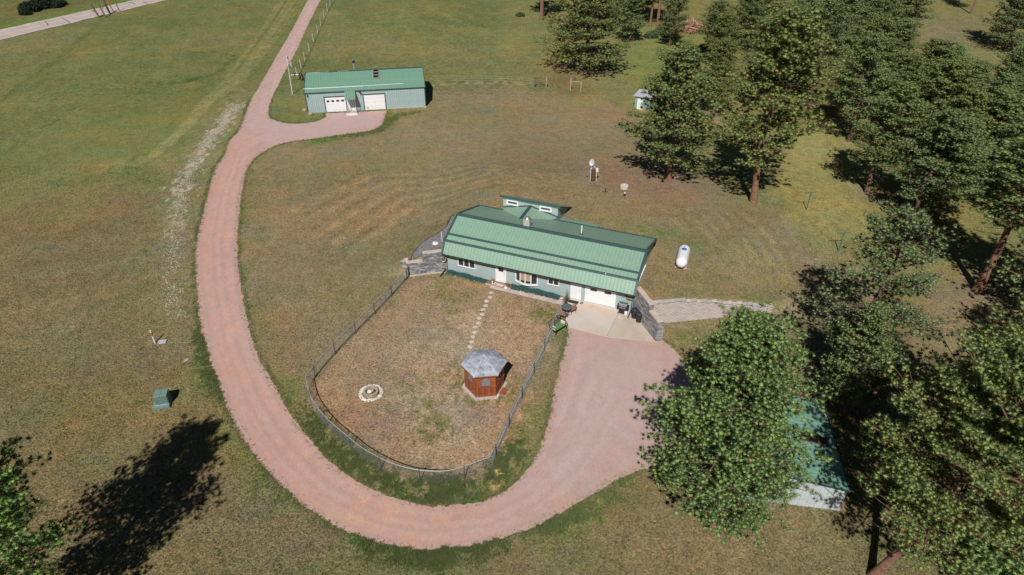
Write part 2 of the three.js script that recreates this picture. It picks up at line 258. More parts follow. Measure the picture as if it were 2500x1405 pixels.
// worn strip at the yard corner, bare soil by the wall and under the pines
patch(MAPS, { line: [[1232, 1115], [1207, 1180]], r: 0.35, soft: 0.15, rag: 0.08, col: [150, 138, 84], a: 0.6 }); patch(MAPS, { line: [[1222, 1150], [1205, 1185]], r: 0.3, soft: 0.15, rag: 0.08, col: [166, 140, 92], a: 0.8 });
patch(MAPS, { area: [[1610, 800], [1830, 780], [1900, 800], [1800, 860], [1680, 890], [1640, 850]], soft: 1.2, rag: 0.7, col: [146, 120, 90], a: 0.7, mottle: 0.3 });
for (const [x, y, r] of [[1650, 455, 3], [1640, 445, 1.5], [1860, 360, 2.2], [1740, 290, 2], [2400, 715, 2.5], [1440, 175, 1.4], [2150, 480, 2], [1480, 420, 3], [1540, 440, 3]]) patch(MAPS, { line: [[x - 12, y], [x + 14, y + 3]], r, soft: r, col: [126, 107, 90], a: 0.75, rag: 0.8 });
for (const [x, y, r] of [[800, 620, 2.2], [840, 605, 1.5], [700, 560, 4], [900, 540, 3], [1000, 450, 5], [1100, 330, 5], [1350, 330, 5], [1300, 400, 4], [700, 760, 3], [640, 830, 2], [200, 620, 4], [100, 800, 4], [300, 900, 4], [560, 1250, 3], [700, 1300, 3], [1700, 1340, 2.5], [1300, 1370, 2], [1900, 1330, 3], [2350, 830, 3], [1960, 660, 3], [1760, 560, 3]]) patch(MAPS, { line: [[x - 15, y], [x + 18, y]], r, soft: r, col: R0() < .5 ? [140, 120, 92] : [114, 98, 82], a: 0.5, rag: 1.2, mottle: 0.3 });
for (const [x, y, r] of [[620, 470, 3], [800, 420, 3], [950, 400, 4], [1150, 280, 4], [60, 900, 3], [140, 1000, 3], [250, 1100, 2], [560, 1350, 2], [900, 620, 2.5], [850, 730, 2], [330, 760, 2.5], [1780, 610, 2], [1700, 700, 2.4], [1880, 700, 2], [2150, 1370, 2.5], [2290, 1260, 3], [280, 960, 2]]) patch(MAPS, { line: [[x - 15, y], [x + 18, y]], r, soft: r * 1.2, col: [100, 104, 58], a: 0.5, rag: 1.2, mottle: 0.35 });
for (let k = 0; k < 8; k++) patch(MAPS, { line: [[-40, 600 + k * 36], [180, 560 + k * 34], [390, 540 + k * 26]], r: .14, soft: .5, col: k % 2 ? [130, 118, 84] : [98, 92, 62], a: .4, rag: .4 });
// mowing arcs
for (let k = 0; k < 11; k++) { const e = k * 17; patch(MAPS, { line: [[700 + e, 500 + e * .8], [900 + e * .8, 420 + e * .5], [1150 + e * .5, 400 + e * .3], [1400, 440 + e * .2]], r: 0.12, soft: 0.5, col: k % 2 ? [154, 134, 98] : [100, 90, 62], a: 0.5, rag: 0.4 }); patch(MAPS, { line: [[1660 + e, 520], [1740 + e, 600], [1860 + e * .5, 690]], r: 0.1, soft: 0.4, col: k % 2 ? [150, 130, 92] : [104, 96, 60], a: 0.45, rag: 0.3 }); }
for (const x of [1560, 1640, 1720]) patch(MAPS, { line: [[x, 270], [x + 60, 285], [x + 120, 300]], r: 0.3, soft: 0.8, col: [144, 124, 84], a: 0.4 });
// grain of the turf: blades, clumps, straw
function grain(m, fine) {
  const r = rng(77);
  m.each(m.x0, m.z0, m.x1, m.z1, (i, x, z) => {
    const a = nz(3, x, z, fine ? 2.1 : 7), e = nz(3, x + z * .3, z - x * .4, fine ? 5.3 : 17), b = nz(2, x + 7, z, fine ? 11 : 26), f = r() - 0.5;
    const k = Math.max(0.3, 1 + (fine ? .15 : .10) * a + 0.09 * e + 0.05 * b + (fine ? 0.6 : 0.3) * f), t = 0.05 * nz(0, x, z, 30) + 0.045 * e + .05 * (r() - .5);
    m.c[i] *= k * (1 + t); m.c[i + 1] *= k; m.c[i + 2] *= k * (1 - t * 0.6);
  });
}
grain(near, true); grain(far, false);

// the sheet itself, fine where the ground rises
function gridLines(list) { const o = []; for (const [a, b, s] of list) for (let v = a; v < b - 1e-6; v += s) o.push(+v.toFixed(4)); o.push(list[list.length - 1][1]); return o; }
function sheet(name, xs, zs, skip, m, uvr) {
  const pos = [], uv = [], idx = [], nx = xs.length;
  for (const z of zs) for (const x of xs) { pos.push(x, hgt(x, z), z); uv.push((x - uvr[0]) / (uvr[2] - uvr[0]), (z - uvr[1]) / (uvr[3] - uvr[1])); }
  for (let j = 0; j < zs.length - 1; j++) for (let i = 0; i < nx - 1; i++) { if (skip && skip((xs[i] + xs[i + 1]) / 2, (zs[j] + zs[j + 1]) / 2)) continue; const a = j * nx + i; idx.push(a, a + nx, a + 1, a + 1, a + nx, a + nx + 1); }
  const g = new THREE.BufferGeometry(); g.setAttribute('position', new THREE.Float32BufferAttribute(pos, 3)); g.setAttribute('uv', new THREE.Float32BufferAttribute(uv, 2)); g.setIndex(idx); g.computeVertexNormals();
  const o = shadowy(new THREE.Mesh(g, m)); o.name = name; scene.add(o); return struct(o);
}
const bumpTex = (() => { const n = 512, d = new Uint8Array(n * n * 4), r = rng(3); for (let i = 0; i < n * n; i++) { const v = clamp(0.5 + 0.13 * TN[3][i] + 0.08 * TN[2][i] + 0.2 * (r() - .5)) * 255; d[i * 4] = d[i * 4 + 1] = d[i * 4 + 2] = v; d[i * 4 + 3] = 255; } const t = new THREE.DataTexture(d, n, n); t.wrapS = t.wrapT = THREE.RepeatWrapping; t.magFilter = THREE.LinearFilter; t.minFilter = THREE.LinearMipmapLinearFilter; t.generateMipmaps = true; t.needsUpdate = true; return t; })();
const bumpN = bumpTex.clone(); bumpN.repeat.set(128 / 7, 96 / 7); bumpN.needsUpdate = true;
const bumpF = bumpTex.clone(); bumpF.repeat.set(380 / 12, 286 / 12); bumpF.needsUpdate = true;
const lawnM = new THREE.MeshPhysicalMaterial({ map: near.texture(K * 1.13), roughness: 0.95, specularIntensity: 0.15, bumpMap: bumpN, bumpScale: 0.05 });
const meadowM = new THREE.MeshPhysicalMaterial({ map: far.texture(K * 1.03), roughness: 0.95, specularIntensity: 0.15, bumpMap: bumpF, bumpScale: 0.06 });
sheet('lawn', gridLines([[-62, -20, 2], [-20, 28, 0.16], [28, 66, 2]]), gridLines([[-100, -70, 2], [-70, -34, 0.16], [-34, -4, 2]]), null, lawnM, [-62, -100, 66, -4]);
sheet('meadow', gridLines([[-2400, -200, 200], [-200, -62, 6], [-62, 66, 128], [66, 206, 7], [206, 2406, 200]]), gridLines([[-2700, -300, 200], [-300, -100, 10], [-100, -4, 96], [-4, 1196, 100]]), (x, z) => x > -62 && x < 66 && z > -100 && z < -4, meadowM, [-190, -290, 190, -4]);

// ---------------------------------------------------------------- gravel drive
const driveOut = [[800, -60], [752, 0], [716, 67], [679, 131], [638, 202], [605, 259], [583, 318], [558, 346], [548, 378], [527, 407], [507, 470], [495, 520], [483, 570], [477, 620], [477, 670], [481, 730], [487, 790], [504, 860], [528, 930], [552, 990], [576, 1045], [610, 1098], [655, 1152], [700, 1200], [750, 1243], [800, 1274], [880, 1312], [950, 1333], [1020, 1342], [1090, 1341], [1160, 1332], [1235, 1313], [1300, 1288], [1375, 1250], [1440, 1212], [1500, 1176], [1570, 1146], [1640, 1120], [1700, 1060], [1735, 1000], [1715, 930], [1670, 880], [1640, 850], [1618, 833]];
const driveIn = [[1500, 806], [1386, 800], [1388, 812], [1380, 850], [1365, 905], [1352, 960], [1345, 1010], [1330, 1060], [1318, 1095], [1300, 1130], [1265, 1172], [1235, 1198], [1200, 1217], [1150, 1230], [1100, 1236], [1050, 1236], [1000, 1229], [950, 1212], [900, 1192], [850, 1162], [800, 1122], [760, 1080], [725, 1036], [700, 1000], [675, 952], [655, 915], [635, 880], [618, 840], [605, 790], [592, 720], [581, 660], [578, 620], [580, 560], [585, 500], [592, 455], [600, 418], [614, 394], [640, 372], [680, 353], [720, 345], [760, 340], [800, 334], [850, 327], [900, 320], [928, 309], [938, 288], [944, 270], [795, 277], [792, 287], [770, 297], [740, 301], [720, 302], [700, 301], [672, 294], [658, 288], [656, 265], [665, 235], [680, 205], [700, 165], [720, 130], [745, 75], [765, 33], [782, 0], [812, -60]];
function ragged(P, step, amp, size) { const o = []; for (let i = 0; i < P.length; i++) { const a = P[i], b = P[(i + 1) % P.length], L = Math.hypot(b[0] - a[0], b[1] - a[1]), n = Math.max(1, Math.round(L / step)), nx = -(b[1] - a[1]) / L, ny = (b[0] - a[0]) / L; for (let k = 0; k < n; k++) { const x = lerp(a[0], b[0], k / n), z = lerp(a[1], b[1], k / n), d = amp * (nz(2, x, z, size) * .6 + nz(3, x, z, size) * .6); o.push([x + nx * d, z + ny * d]); } } return o; }
function smoothPath(P) { return new THREE.CatmullRomCurve3(P.map(([x, z]) => V3(x, 0, z)), false, 'centripetal').getPoints(P.length * 6).map((p) => [p.x, p.z]); }
function groundSheet(name, P, y, m, uvr, holes) {
  const s = new THREE.Shape(P.map(([x, z]) => new THREE.Vector2(x, -z))); const g = new THREE.ShapeGeometry(s); g.rotateX(-Math.PI / 2);
  const p = g.attributes.position, uv = g.attributes.uv; for (let i = 0; i < p.count; i++) { p.setY(i, y + (uvr ? 0 : hgt(p.getX(i), p.getZ(i)))); if (uvr) uv.setXY(i, (p.getX(i) - uvr[0]) / (uvr[2] - uvr[0]), (p.getZ(i) - uvr[1]) / (uvr[3] - uvr[1])); else uv.setXY(i, p.getX(i), p.getZ(i)); }
  g.computeVertexNormals(); const o = shadowy(new THREE.Mesh(g, m)); o.name = name; scene.add(o); return struct(o);
}
const flatPlan = (pts) => pts.map(([x, y]) => { const p = at(x, y, 0); return [p.x, p.z]; });
const DRIVE = ragged([...smoothPath(flatPlan(driveOut)), ...flatPlan(driveIn.slice(0, 2)), ...smoothPath(flatPlan(driveIn.slice(2, 47))), ...smoothPath(flatPlan(driveIn.slice(47)))], 0.2, 0.05, 9);
const DR = [-62, -190, 22, -14], dmap = new Plan(...DR, 2048, 2048);
const gA = lin([188, 152, 140]), gB = lin([192, 160, 148]);
dmap.fill((x, z) => { const t = clamp(.5 + .15 * nz(0, x, z, 40)); return [0, 1, 2].map((k) => lerp(gA[k], gB[k], t)); });
const DM = [dmap], orange = [204, 152, 130];
patch(DM, { line: [[575, 340], [540, 430], [520, 560], [520, 660], [532, 780], [580, 930], [650, 1060], [760, 1180], [900, 1265], [1050, 1290], [1180, 1270]], r: 0.5, soft: 1.3, col: orange, a: 0.75, rag: 0.6, rs: 8, mottle: 0.25 });
patch(DM, { line: [[600, 330], [565, 440], [548, 560], [550, 680], [570, 800], [610, 900], [680, 1000], [780, 1110], [900, 1200], [1050, 1245]], r: 0.3, soft: 0.9, col: [216, 172, 156], a: 0.6, rag: 0.5, rs: 8, mottle: 0.25 });
patch(DM, { area: [[590, 330], [640, 300], [640, 340], [560, 430], [520, 520], [500, 600], [560, 480]], soft: 1.5, rag: 0.8, col: [214, 166, 148], a: 0.5, mottle: 0.2 });
for (const [x, y, r] of [[970, 1260, 1.2], [930, 1245, .8], [890, 1255, .8], [1010, 1300, .8], [850, 1270, .8]]) patch(DM, { line: [[x - 25, y], [x + 25, y + 4]], r: r * .5, soft: r, col: [212, 168, 136], a: 0.55, rag: 0.4, rs: 5, mottle: .3 });
for (const [x, y, r] of [[1480, 1050, 1.4], [1520, 1000, 1], [1440, 1080, 1], [1500, 940, 1.4], [1560, 960, 1], [900, 318, 0], [700, 320, 1.5], [840, 300, 1.2], [1140, 1255, .8]]) if (r) patch(DM, { line: [[x - 15, y], [x + 15, y]], r: r * .5, soft: r, col: [180, 142, 134], a: 0.45, rag: 0.5, mottle: .4 });
patch(DM, { line: [[1400, 860], [1460, 830], [1560, 845], [1620, 900]], r: 1, soft: 1.2, col: [196, 150, 144], a: 0.6, rag: .6, mottle: .3 });
patch(DM, { line: [[690, 170], [660, 230], [640, 270]], r: 0.4, soft: .8, col: [216, 170, 160], a: .6, mottle: .3 });
patch(DM, { line: [[1110, 1262], [1180, 1255], [1210, 1250]], r: 0.12, soft: .3, col: [150, 122, 112], a: .5, rag: .2, mottle: .4 });
patch(DM, { area: [[1390, 820], [1600, 850], [1700, 950], [1560, 1120], [1300, 1240], [1150, 1290], [1250, 1200], [1340, 1060]], soft: 2.5, rag: .6, col: [190, 168, 161], a: .8 });
patch(DM, { area: [[600, 300], [640, 200], [700, 90], [745, -20], [800, -20], [740, 100], [690, 230], [660, 285], [780, 290], [790, 270], [950, 265], [940, 310], [760, 345], [660, 360], [620, 330]], soft: 2.5, rag: 1.2, col: [194, 168, 163], a: .8 });
for (let k = 0; k < 11; k++) { const e = (k + .35 * Math.sin(k * 5)) / 11, L = (a, b) => [lerp(a[0], b[0], e), lerp(a[1], b[1], e)]; const dark = k % 3 === 1;
  patch(DM, { line: [L([566, 345], [606, 395]), L([512, 470], [588, 480]), L([484, 580], [576, 600]), L([486, 690], [586, 700]), L([510, 860], [622, 840]), L([560, 1000], [680, 960]), L([640, 1130], [745, 1060]), L([750, 1240], [830, 1145]), L([900, 1316], [930, 1205]), L([1050, 1338], [1060, 1238]), L([1200, 1320], [1180, 1225]), L([1340, 1265], [1270, 1170])], r: .06 + .1 * R0(), soft: .22, col: dark ? [172, 140, 132] : k % 3 ? [206, 166, 148] : [200, 174, 164], a: .34, rag: .12 });
  if (k < 7) patch(DM, { line: [L([640, 270], [672, 300]), L([672, 170], [700, 180]), L([722, 80], [745, 82]), L([760, 0], [778, 0])], r: .08, soft: .25, col: dark ? [180, 150, 144] : [208, 178, 168], a: .5, rag: .1 });
  patch(DM, { line: [L([1300, 1250], [1330, 1080]), L([1420, 1150], [1360, 960]), L([1520, 980], [1390, 830])], r: .08, soft: .3, col: dark ? [176, 150, 144] : [204, 178, 170], a: .35, rag: .2 }); }
{ const r = rng(5); dmap.each(...DR, (i, x, z) => { const k = Math.max(.5, 1 + .012 * nz(3, x, z, 2.2) + .015 * nz(2, x, z, 9) + .15 * (r() - .5) - (r() < .008 ? .2 : 0)), t = .012 * nz(1, x, z, 12) + .04 * (r() - .5); dmap.c[i] *= k * (1 + t); dmap.c[i + 1] *= k; dmap.c[i + 2] *= k * (1 - t * .5); }); }
const bumpD = bumpTex.clone(); bumpD.repeat.set(84 / 5, 176 / 5); bumpD.needsUpdate = true;
groundSheet('gravel_driveway', DRIVE, 0.012, new THREE.MeshPhysicalMaterial({ map: dmap.texture(K * .84), roughness: 0.95, specularIntensity: 0.2, bumpMap: bumpD, bumpScale: 0.008 }), DR);

// paved road across the meadow
{
  const a = at(0, 73), b = at(329, 0), c = at(0, 98), d = at(407, 0), ext = (p, q, t) => [lerp(p.x, q.x, t), lerp(p.z, q.z, t)];
  const RD = ragged([ext(a, b, -1.2), ext(a, b, 2.2), ext(c, d, 2.0), ext(c, d, -1.2)], 1.2, 0.12, 12);
  const dir = V3(d.x - c.x, 0, d.z - c.z).normalize(), nrm = V3(-dir.z, 0, dir.x), W = 1024, H = 64, px = new Uint8Array(W * H * 4), r = rng(8);
  const wid = Math.abs(V3(a.x - c.x, 0, a.z - c.z).dot(nrm));
  for (let j = 0; j < H; j++) for (let i = 0; i < W; i++) { // across the width: pale shoulders, worn wheel paths, faded yellow centre
    const w = j / H, k = (w < .08 || w > .86) ? 1.12 : 1 - .07 * Math.exp(-(((w - .3) / .06) ** 2)) - .07 * Math.exp(-(((w - .68) / .06) ** 2)), n = 1 + .05 * nz(2, i * .2, j * .1, 40) + .08 * (r() - .5);
    const y = Math.exp(-(((w - .48) / .028) ** 2)) * .75, q = (j * W + i) * 4, base = lin([176, 162, 156]), yel = lin([206, 178, 140]);
    for (let t = 0; t < 3; t++) px[q + t] = l2s(lerp(base[t], yel[t], y) * k * n * K); px[q + 3] = 255;
  }
  const tx = new THREE.DataTexture(px, W, H); tx.colorSpace = THREE.SRGBColorSpace; tx.wrapS = tx.wrapT = THREE.RepeatWrapping; tx.magFilter = THREE.LinearFilter; tx.minFilter = THREE.LinearMipmapLinearFilter; tx.generateMipmaps = true; tx.needsUpdate = true;
  const o = groundSheet('paved_road', RD, 0.04, new THREE.MeshStandardMaterial({ map: tx, roughness: .9 }), [0, 0, 1, 1]), p = o.geometry.attributes.position, uv = o.geometry.attributes.uv;
  for (let i = 0; i < p.count; i++) { const q = V3(p.getX(i) - c.x, 0, p.getZ(i) - c.z); uv.setXY(i, q.dot(dir) / 60, Math.abs(q.dot(nrm)) / wid); }
  const crackM = mat('crack', [0.06, 0.055, 0.055], { roughness: 1 });
  for (const [x0, y0, x1, y1] of [[150, 44, 170, 56], [110, 54, 116, 62], [222, 26, 233, 31], [316, 7, 330, 10], [348, 6, 360, 9]]) { const A = at(x0, y0), B = at(x1, y1), m = A.clone().lerp(B, .5); m.x += .4; const g = tube([[A.x, .045, A.z], [m.x, .045, m.z + .3], [B.x, .045, B.z]], .09, 12, 4); g.scale(1, 1, 1); const k = obj('tar_seam', g, crackM, o); }
}

// ---------------------------------------------------------------- materials of the buildings
const roofGreen = mat('roofGreen', seen(141, 174, 152, .82), { roughness: 0.42, map: gSoft }); roofGreen.color.multiplyScalar(1 / .85);
const barnRoofM = mat('barnRoof', seen(122, 163, 140, .84), { roughness: 0.45, map: gSoft }); barnRoofM.color.multiplyScalar(1 / .85);
const trimDark = mat('trimDark', seen(64, 88, 88, .8), { roughness: 0.5, map: gSoft }); trimDark.color.multiplyScalar(1 / .85);
const trimRound = mat('trimRound', seen(72, 96, 98, .8), { roughness: 0.35 });
const fascia = mat('fascia', seen(58, 66, 66, .8), { roughness: 0.6 });
const sidingM = mat('siding', C(.36, .45, .445), { roughness: .85 });
const sidingTex = (() => { const n = 256, d = new Uint8Array(n * n * 4), b = new Uint8Array(n * n * 4), r = rng(9); for (let y = 0; y < n; y++) for (let x = 0; x < n; x++) { const i = (y * n + x) * 4, g = x % 32 < 2 ? 0 : 1, k = l2s(clamp(.85 * (1 + .03 * nz(0, x * 2, y * 2, 512) + .05 * (r() - .5)))); d[i] = d[i + 1] = d[i + 2] = k; b[i] = b[i + 1] = b[i + 2] = g * 255; d[i + 3] = b[i + 3] = 255; }
  const mk = (q, c) => { const t = new THREE.DataTexture(q, n, n); if (c) t.colorSpace = THREE.SRGBColorSpace; t.wrapS = t.wrapT = THREE.RepeatWrapping; t.repeat.set(1 / 1.22, 1 / 1.22); t.magFilter = THREE.LinearFilter; t.minFilter = THREE.LinearMipmapLinearFilter; t.generateMipmaps = true; t.needsUpdate = true; return t; }; return [mk(d, 1), mk(b)]; })();
sidingM.map = sidingTex[0]; sidingM.bumpMap = sidingTex[1]; sidingM.bumpScale = 0.008;
const white = mat('white', [.78, .78, .79], { roughness: .55 }), whiteMatte = mat('whiteMatte', C(.72, .72, .72), { roughness: .8, map: gSoft });
const pane = mat('pane', [.035, .036, .042], { roughness: .12 }), paneWarm = mat('paneWarm', [.05, .042, .035], { roughness: .15 });
const blind = mat('blind', [.42, .32, .22], { roughness: .8 }), black = mat('black', [.015, .015, .017], { roughness: .5 }), blackRough = mat('blackRough', [.022, .022, .024], { roughness: .9 });
const steel = mat('steel', [.45, .46, .48], { roughness: .4, metalness: .7 }), galv = mat('galv', [.38, .39, .4], { roughness: .5, metalness: .5 }), brownM = mat('brown', [.12, .055, .03], { roughness: .8 });
const concrete = mat('concrete', C(.47, .40, .35), { roughness: .92, map: gRough }), capM = mat('cap', C(.50, .42, .35), { roughness: .9, map: gRough });

// a run of ribbed metal panels between two lines of a roof or wall; every panel a mesh of its own
function ribbed(parent, name, { o, along, slope, up, L, pw, n, rib = .3, h = .034, m, w = .06 }) {
  // o: start corner, along: unit along the panels, slope: unit down a panel, up: outward unit, L: panel length
  if (new THREE.Vector3().crossVectors(along, up).dot(slope) < 0) { o = o.clone().addScaledVector(along, pw * n); along = along.clone().negate(); }
  const prof = []; for (let x = 0; x < pw - 1e-6; x += rib) prof.push([x, 0], [x + rib - w, 0], [x + rib - w * .72, h], [x + rib - w * .28, h]); prof.push([pw, 0]);
  const pos = []; for (let i = 0; i < prof.length - 1; i++) { const [a, ha] = prof[i], [b, hb] = prof[i + 1]; pos.push(a, ha, 0, a, ha, L, b, hb, 0, b, hb, 0, a, ha, L, b, hb, L); }
  const g = new THREE.BufferGeometry(); g.setAttribute('position', new THREE.Float32BufferAttribute(pos, 3)); g.computeVertexNormals();
  g.applyMatrix4(new THREE.Matrix4().makeBasis(along, up, slope)); const q = muv(g);
  for (let i = 0; i < n; i++) { const k = shadowy(new THREE.Mesh(q, m)); k.name = name; k.position.copy(o).addScaledVector(along, i * pw); parent.add(k); }
}
// windows and doors: a frame mesh with its panes as sub-parts
function windowPart(parent, x, y, z, w, h, n, { d = .1, f = .07, blinds = 0, name = 'window', mid = 0, paneM = pane } = {}) {
  const g = [bx(w, f, d, 0, h / 2 - f / 2, 0), bx(w + .06, f, d + .05, 0, -h / 2 + f / 2, .02), bx(f, h - 2 * f, d, -w / 2 + f / 2, 0, 0), bx(f, h - 2 * f, d, w / 2 - f / 2, 0, 0)];
  const iw = (w - f) / n; for (let i = 1; i < n; i++) g.push(bx(f, h - 2 * f, d, -w / 2 + f / 2 + iw * i, 0, 0)); if (mid) g.push(bx(w - 2 * f, .035, d * .7, 0, 0, 0));
  const fr = obj(name, g, white, parent, [x, y, z]);
  for (let i = 0; i < n; i++) { obj('pane', bx(iw - f, h - 2 * f, .02, -w / 2 + f / 2 + iw * (i + .5), 0, -.01), paneM, fr); if (blinds & (1 << i)) obj('blind', bx(iw - f - .05, (h - 2 * f) * .62, .012, -w / 2 + f / 2 + iw * (i + .5), .08, .008), blind, fr); }
  return fr;
}
function garageDoor(parent, x, z, w, h, rows, wins, { y = 0, f = .1, dark = false } = {}) {
  const fr = obj('garage_door', [bx(f, h, .1, -w / 2 - f / 2, h / 2, 0), bx(f, h, .1, w / 2 + f / 2, h / 2, 0), bx(w + 2 * f, f, .12, 0, h + f / 2, 0)], dark ? trimDark : white, parent, [x, y, z]);
  const ph = h / rows; for (let i = 0; i < rows; i++) obj('door_panel', [rbx(w - .02, ph - .018, .05, .012, 0, ph * (i + .5), -.03), bx(w - .02, ph, .01, 0, ph * (i + .5), -.062)], white, fr);
  for (const [wx, wy, ww, wh] of wins) { obj('door_window', [rbx(ww, wh, .03, .014, wx, wy, .0)], pane, fr); }
  return fr;
}
function entryDoor(parent, x, z, w, h, { y = 0, glass = 0, f = .08 } = {}) {
  const d = obj('door', [bx(f, h + f, .1, -w / 2 - f / 2, (h + f) / 2, 0), bx(f, h + f, .1, w / 2 + f / 2, (h + f) / 2, 0), bx(w, f, .1, 0, h + f / 2, 0), rbx(w, h, .05, .008, 0, h / 2, -.02)], white, parent, [x, y, z]);
  if (glass) { obj('door_window', bx(w * .6, h * .34, .02, 0, h * .74, .012), pane, d); obj('glazing_bar', [bx(w * .6, .015, .02, 0, h * .68, .02), bx(w * .6, .015, .02, 0, h * .74, .02), bx(w * .6, .015, .02, 0, h * .8, .02)], galv, d); }
  obj('handle', new THREE.SphereGeometry(.035, 10, 8).translate(w * .4, h * .47, .04), steel, d); obj('lock', new THREE.SphereGeometry(.03, 10, 8).translate(w * .4, h * .55, .03), steel, d);
  return d;
}

// ---------------------------------------------------------------- the house (x along the front, z = -depth)
const house = thing('house', 'single-storey house with sage green ribbed metal roof and grey-green walls, set into the lawn bank', 'house', HO, -HTH);
{
  const u0 = -.12, u1 = 17.46, P = [[-.51, 2.13], [.17, 3.11], [.82, 3.45], [3.01, 4.40], [7.76, 2.89]];
  // walls
  const front = obj('wall', [bx(17.2, 2.62, .16, 8.68, 1.31, -.2)], sidingM, house);
  const gable = [[.28, 0], [.28, 2.55], [.55, 3.12], [.9, 3.36], [3.01, 4.3], [7.5, 2.87], [7.5, 0]].map(([v, h]) => [v, h]);
  for (const x of [.1, 17.1]) { const g = poly(gable, .16); g.rotateY(Math.PI / 2); g.translate(x, 0, 0); obj('wall', g, sidingM, house); }
  obj('wall', bx(16.9, 2.7, .16, 8.68, 1.35, -7.42), sidingM, house);
  // roof: deck, then panels over it
  const band = (i, n, m = roofGreen) => { const [a, b] = [P[i], P[i + 1]]; const up0 = i < 3; const hi = up0 ? b : a, lo = up0 ? a : b; // runs from the high edge down
    const s = V3(0, lo[1] - hi[1], -(lo[0] - hi[0])), L = s.length(); s.normalize(); const al = V3(1, 0, 0), up = new THREE.Vector3().crossVectors(s, al).normalize(); if (up.y < 0) up.negate();
    const W = u1 - u0;
    const dk = new THREE.BoxGeometry(W - .04, .07, L); dk.applyMatrix4(new THREE.Matrix4().makeBasis(al.clone().multiplyScalar(new THREE.Vector3().crossVectors(al, up).dot(s) < 0 ? -1 : 1), up, s)); dk.translate(u0 + W / 2, (hi[1] + lo[1]) / 2, -(hi[0] + lo[0]) / 2); const off = up.clone().multiplyScalar(-.045); dk.translate(off.x, off.y, off.z);
    obj('roof_deck', dk, fascia, house);
    ribbed(house, 'roof_panel', { o: V3(u0, hi[1], -hi[0]), along: al, slope: s, up, L, pw: W / n, n, rib: W / n / 3, m }); };
  for (let i = 0; i < 4; i++) band(i, 19);
  const line = (v, h, w, t, dx0 = 0, dx1 = 0, ang = 0, m = trimDark, name = 'roof_trim') => { const g = new THREE.BoxGeometry(u1 - u0 + dx0 + dx1, t, w); g.rotateX(ang); g.translate((u0 + u1 + dx1 - dx0) / 2, h, -v); return obj(name, g, m, house); };
  line(2.9, 4.40, .24, .03, .03, .03, .41, trimDark, 'ridge_cap'); line(3.13, 4.41, .24, .03, .03, .03, -.31, trimDark, 'ridge_cap');
  line(.84, 3.50, .2, .05, .02, .02, .44);
  { const g = cyl(.13, .13, u1 - u0 + .04, 0, 0, 0, 14); g.rotateZ(-Math.PI / 2); g.scale(1, .62, 1.05); g.translate(u0 - .02, 3.17, -.2); obj('roof_trim', g, trimRound, house); }
  obj('gutter_joint', bx(.06, .14, .2, 14.75, 3.18, -.18), white, house);
  line(7.8, 2.88, .14, .12, .02, .02); line(-.52, 2.09, .03, .11, .01, .01, 0, fascia, 'gutter');
  for (const x of [u0 - .02, u1 + .02]) { const g = []; for (let i = 0; i < 4; i++) { const k = x < 0 ? .06 : -.06; g.push(bar([x + k, P[i][1] + .02, -P[i][0]], [x + k, P[i + 1][1] + .02, -P[i + 1][0]], .2, .09)); } obj('rake_trim', g, trimDark, house); }
  // soffit under the front eave
  obj('soffit', bx(u1 - u0 - .06, .03, .62, (u0 + u1) / 2, 2.12, .2), mat('soffit', [.2, .22, .21]), house);
  // windows, doors
  windowPart(house, 2.04, 1.36, -.1, 1.72, 1.05, 3, { f: .075, blinds: 0 });
  const bow = obj('bow_window', (() => { const g = []; const pts = []; for (let i = 0; i <= 4; i++) { const a = lerp(-1, 1, i / 4); pts.push([7.8 + a, -.12 + .34 * (1 - a * a) + .0]); }
    for (let i = 0; i <= 4; i++) g.push(bx(.09, 1.28, .09, pts[i][0], 1.3, pts[i][1])); for (let i = 0; i < 4; i++) for (const y of [.66, 1.94]) g.push(bar([pts[i][0], y, pts[i][1]], [pts[i + 1][0], y, pts[i + 1][1]], .1, .1)); return g; })(), white, house);
  { const s = new THREE.Shape(); s.moveTo(-1.1, 0); for (let i = 0; i <= 16; i++) { const a = lerp(-1.08, 1.08, i / 16); s.lineTo(a, .36 * (1 - a * a / 1.17) + .02); } s.lineTo(1.1, 0); const g = new THREE.ExtrudeGeometry(s, { depth: .1, bevelEnabled: false }); g.rotateX(Math.PI / 2); g.translate(7.8, .62, -.12); obj('sill', g, white, bow);
    for (let i = 0; i < 4; i++) { const a = lerp(-1, 1, i / 4), b = lerp(-1, 1, (i + 1) / 4), pa = [7.8 + a, -.12 + .34 * (1 - a * a)], pb = [7.8 + b, -.12 + .34 * (1 - b * b)]; obj('pane', bar([pa[0], 1.3, pa[1] - .01], [pb[0], 1.3, pb[1] - .01], .02, 1.2), pane, bow); if (i === 1 || i === 2) obj('blind', bar([lerp(pa[0], pb[0], .12), 1.38, lerp(pa[1], pb[1], .12) + .012], [lerp(pa[0], pb[0], .88), 1.38, lerp(pa[1], pb[1], .88) + .012], .012, .8), blind, bow); }
  }
  windowPart(house, 10.28, 1.46, -.1, 1.02, .98, 2, { mid: 1 });
  entryDoor(house, 5.38, -.09, .78, 2.0, { y: .06, glass: 1, f: .12 });
  entryDoor(house, 12.32, -.09, .84, 2.0, { y: .04, f: .06 });
  garageDoor(house, 14.48, -.09, 2.5, 2.04, 4, [[-.62, 1.36, .56, .26], [.62, 1.36, .56, .26]], { y: .03, f: .1 });
  // downspouts
  obj('downspout', [rod([17.22, 2.05, .45], [17.22, 1.85, .02], .045), rod([17.22, 1.85, .02], [17.22, .32, .02], .045), rod([17.22, .32, .02], [17.18, .06, .95], .05)], trimDark, house);
  obj('downspout', [rod([.02, 2.05, .45], [.02, 1.8, .04], .045), rod([.02, 1.8, .04], [.02, .35, .04], .045), rod([.02, .35, .04], [-.1, .1, 1.15], .055)], fascia, house);
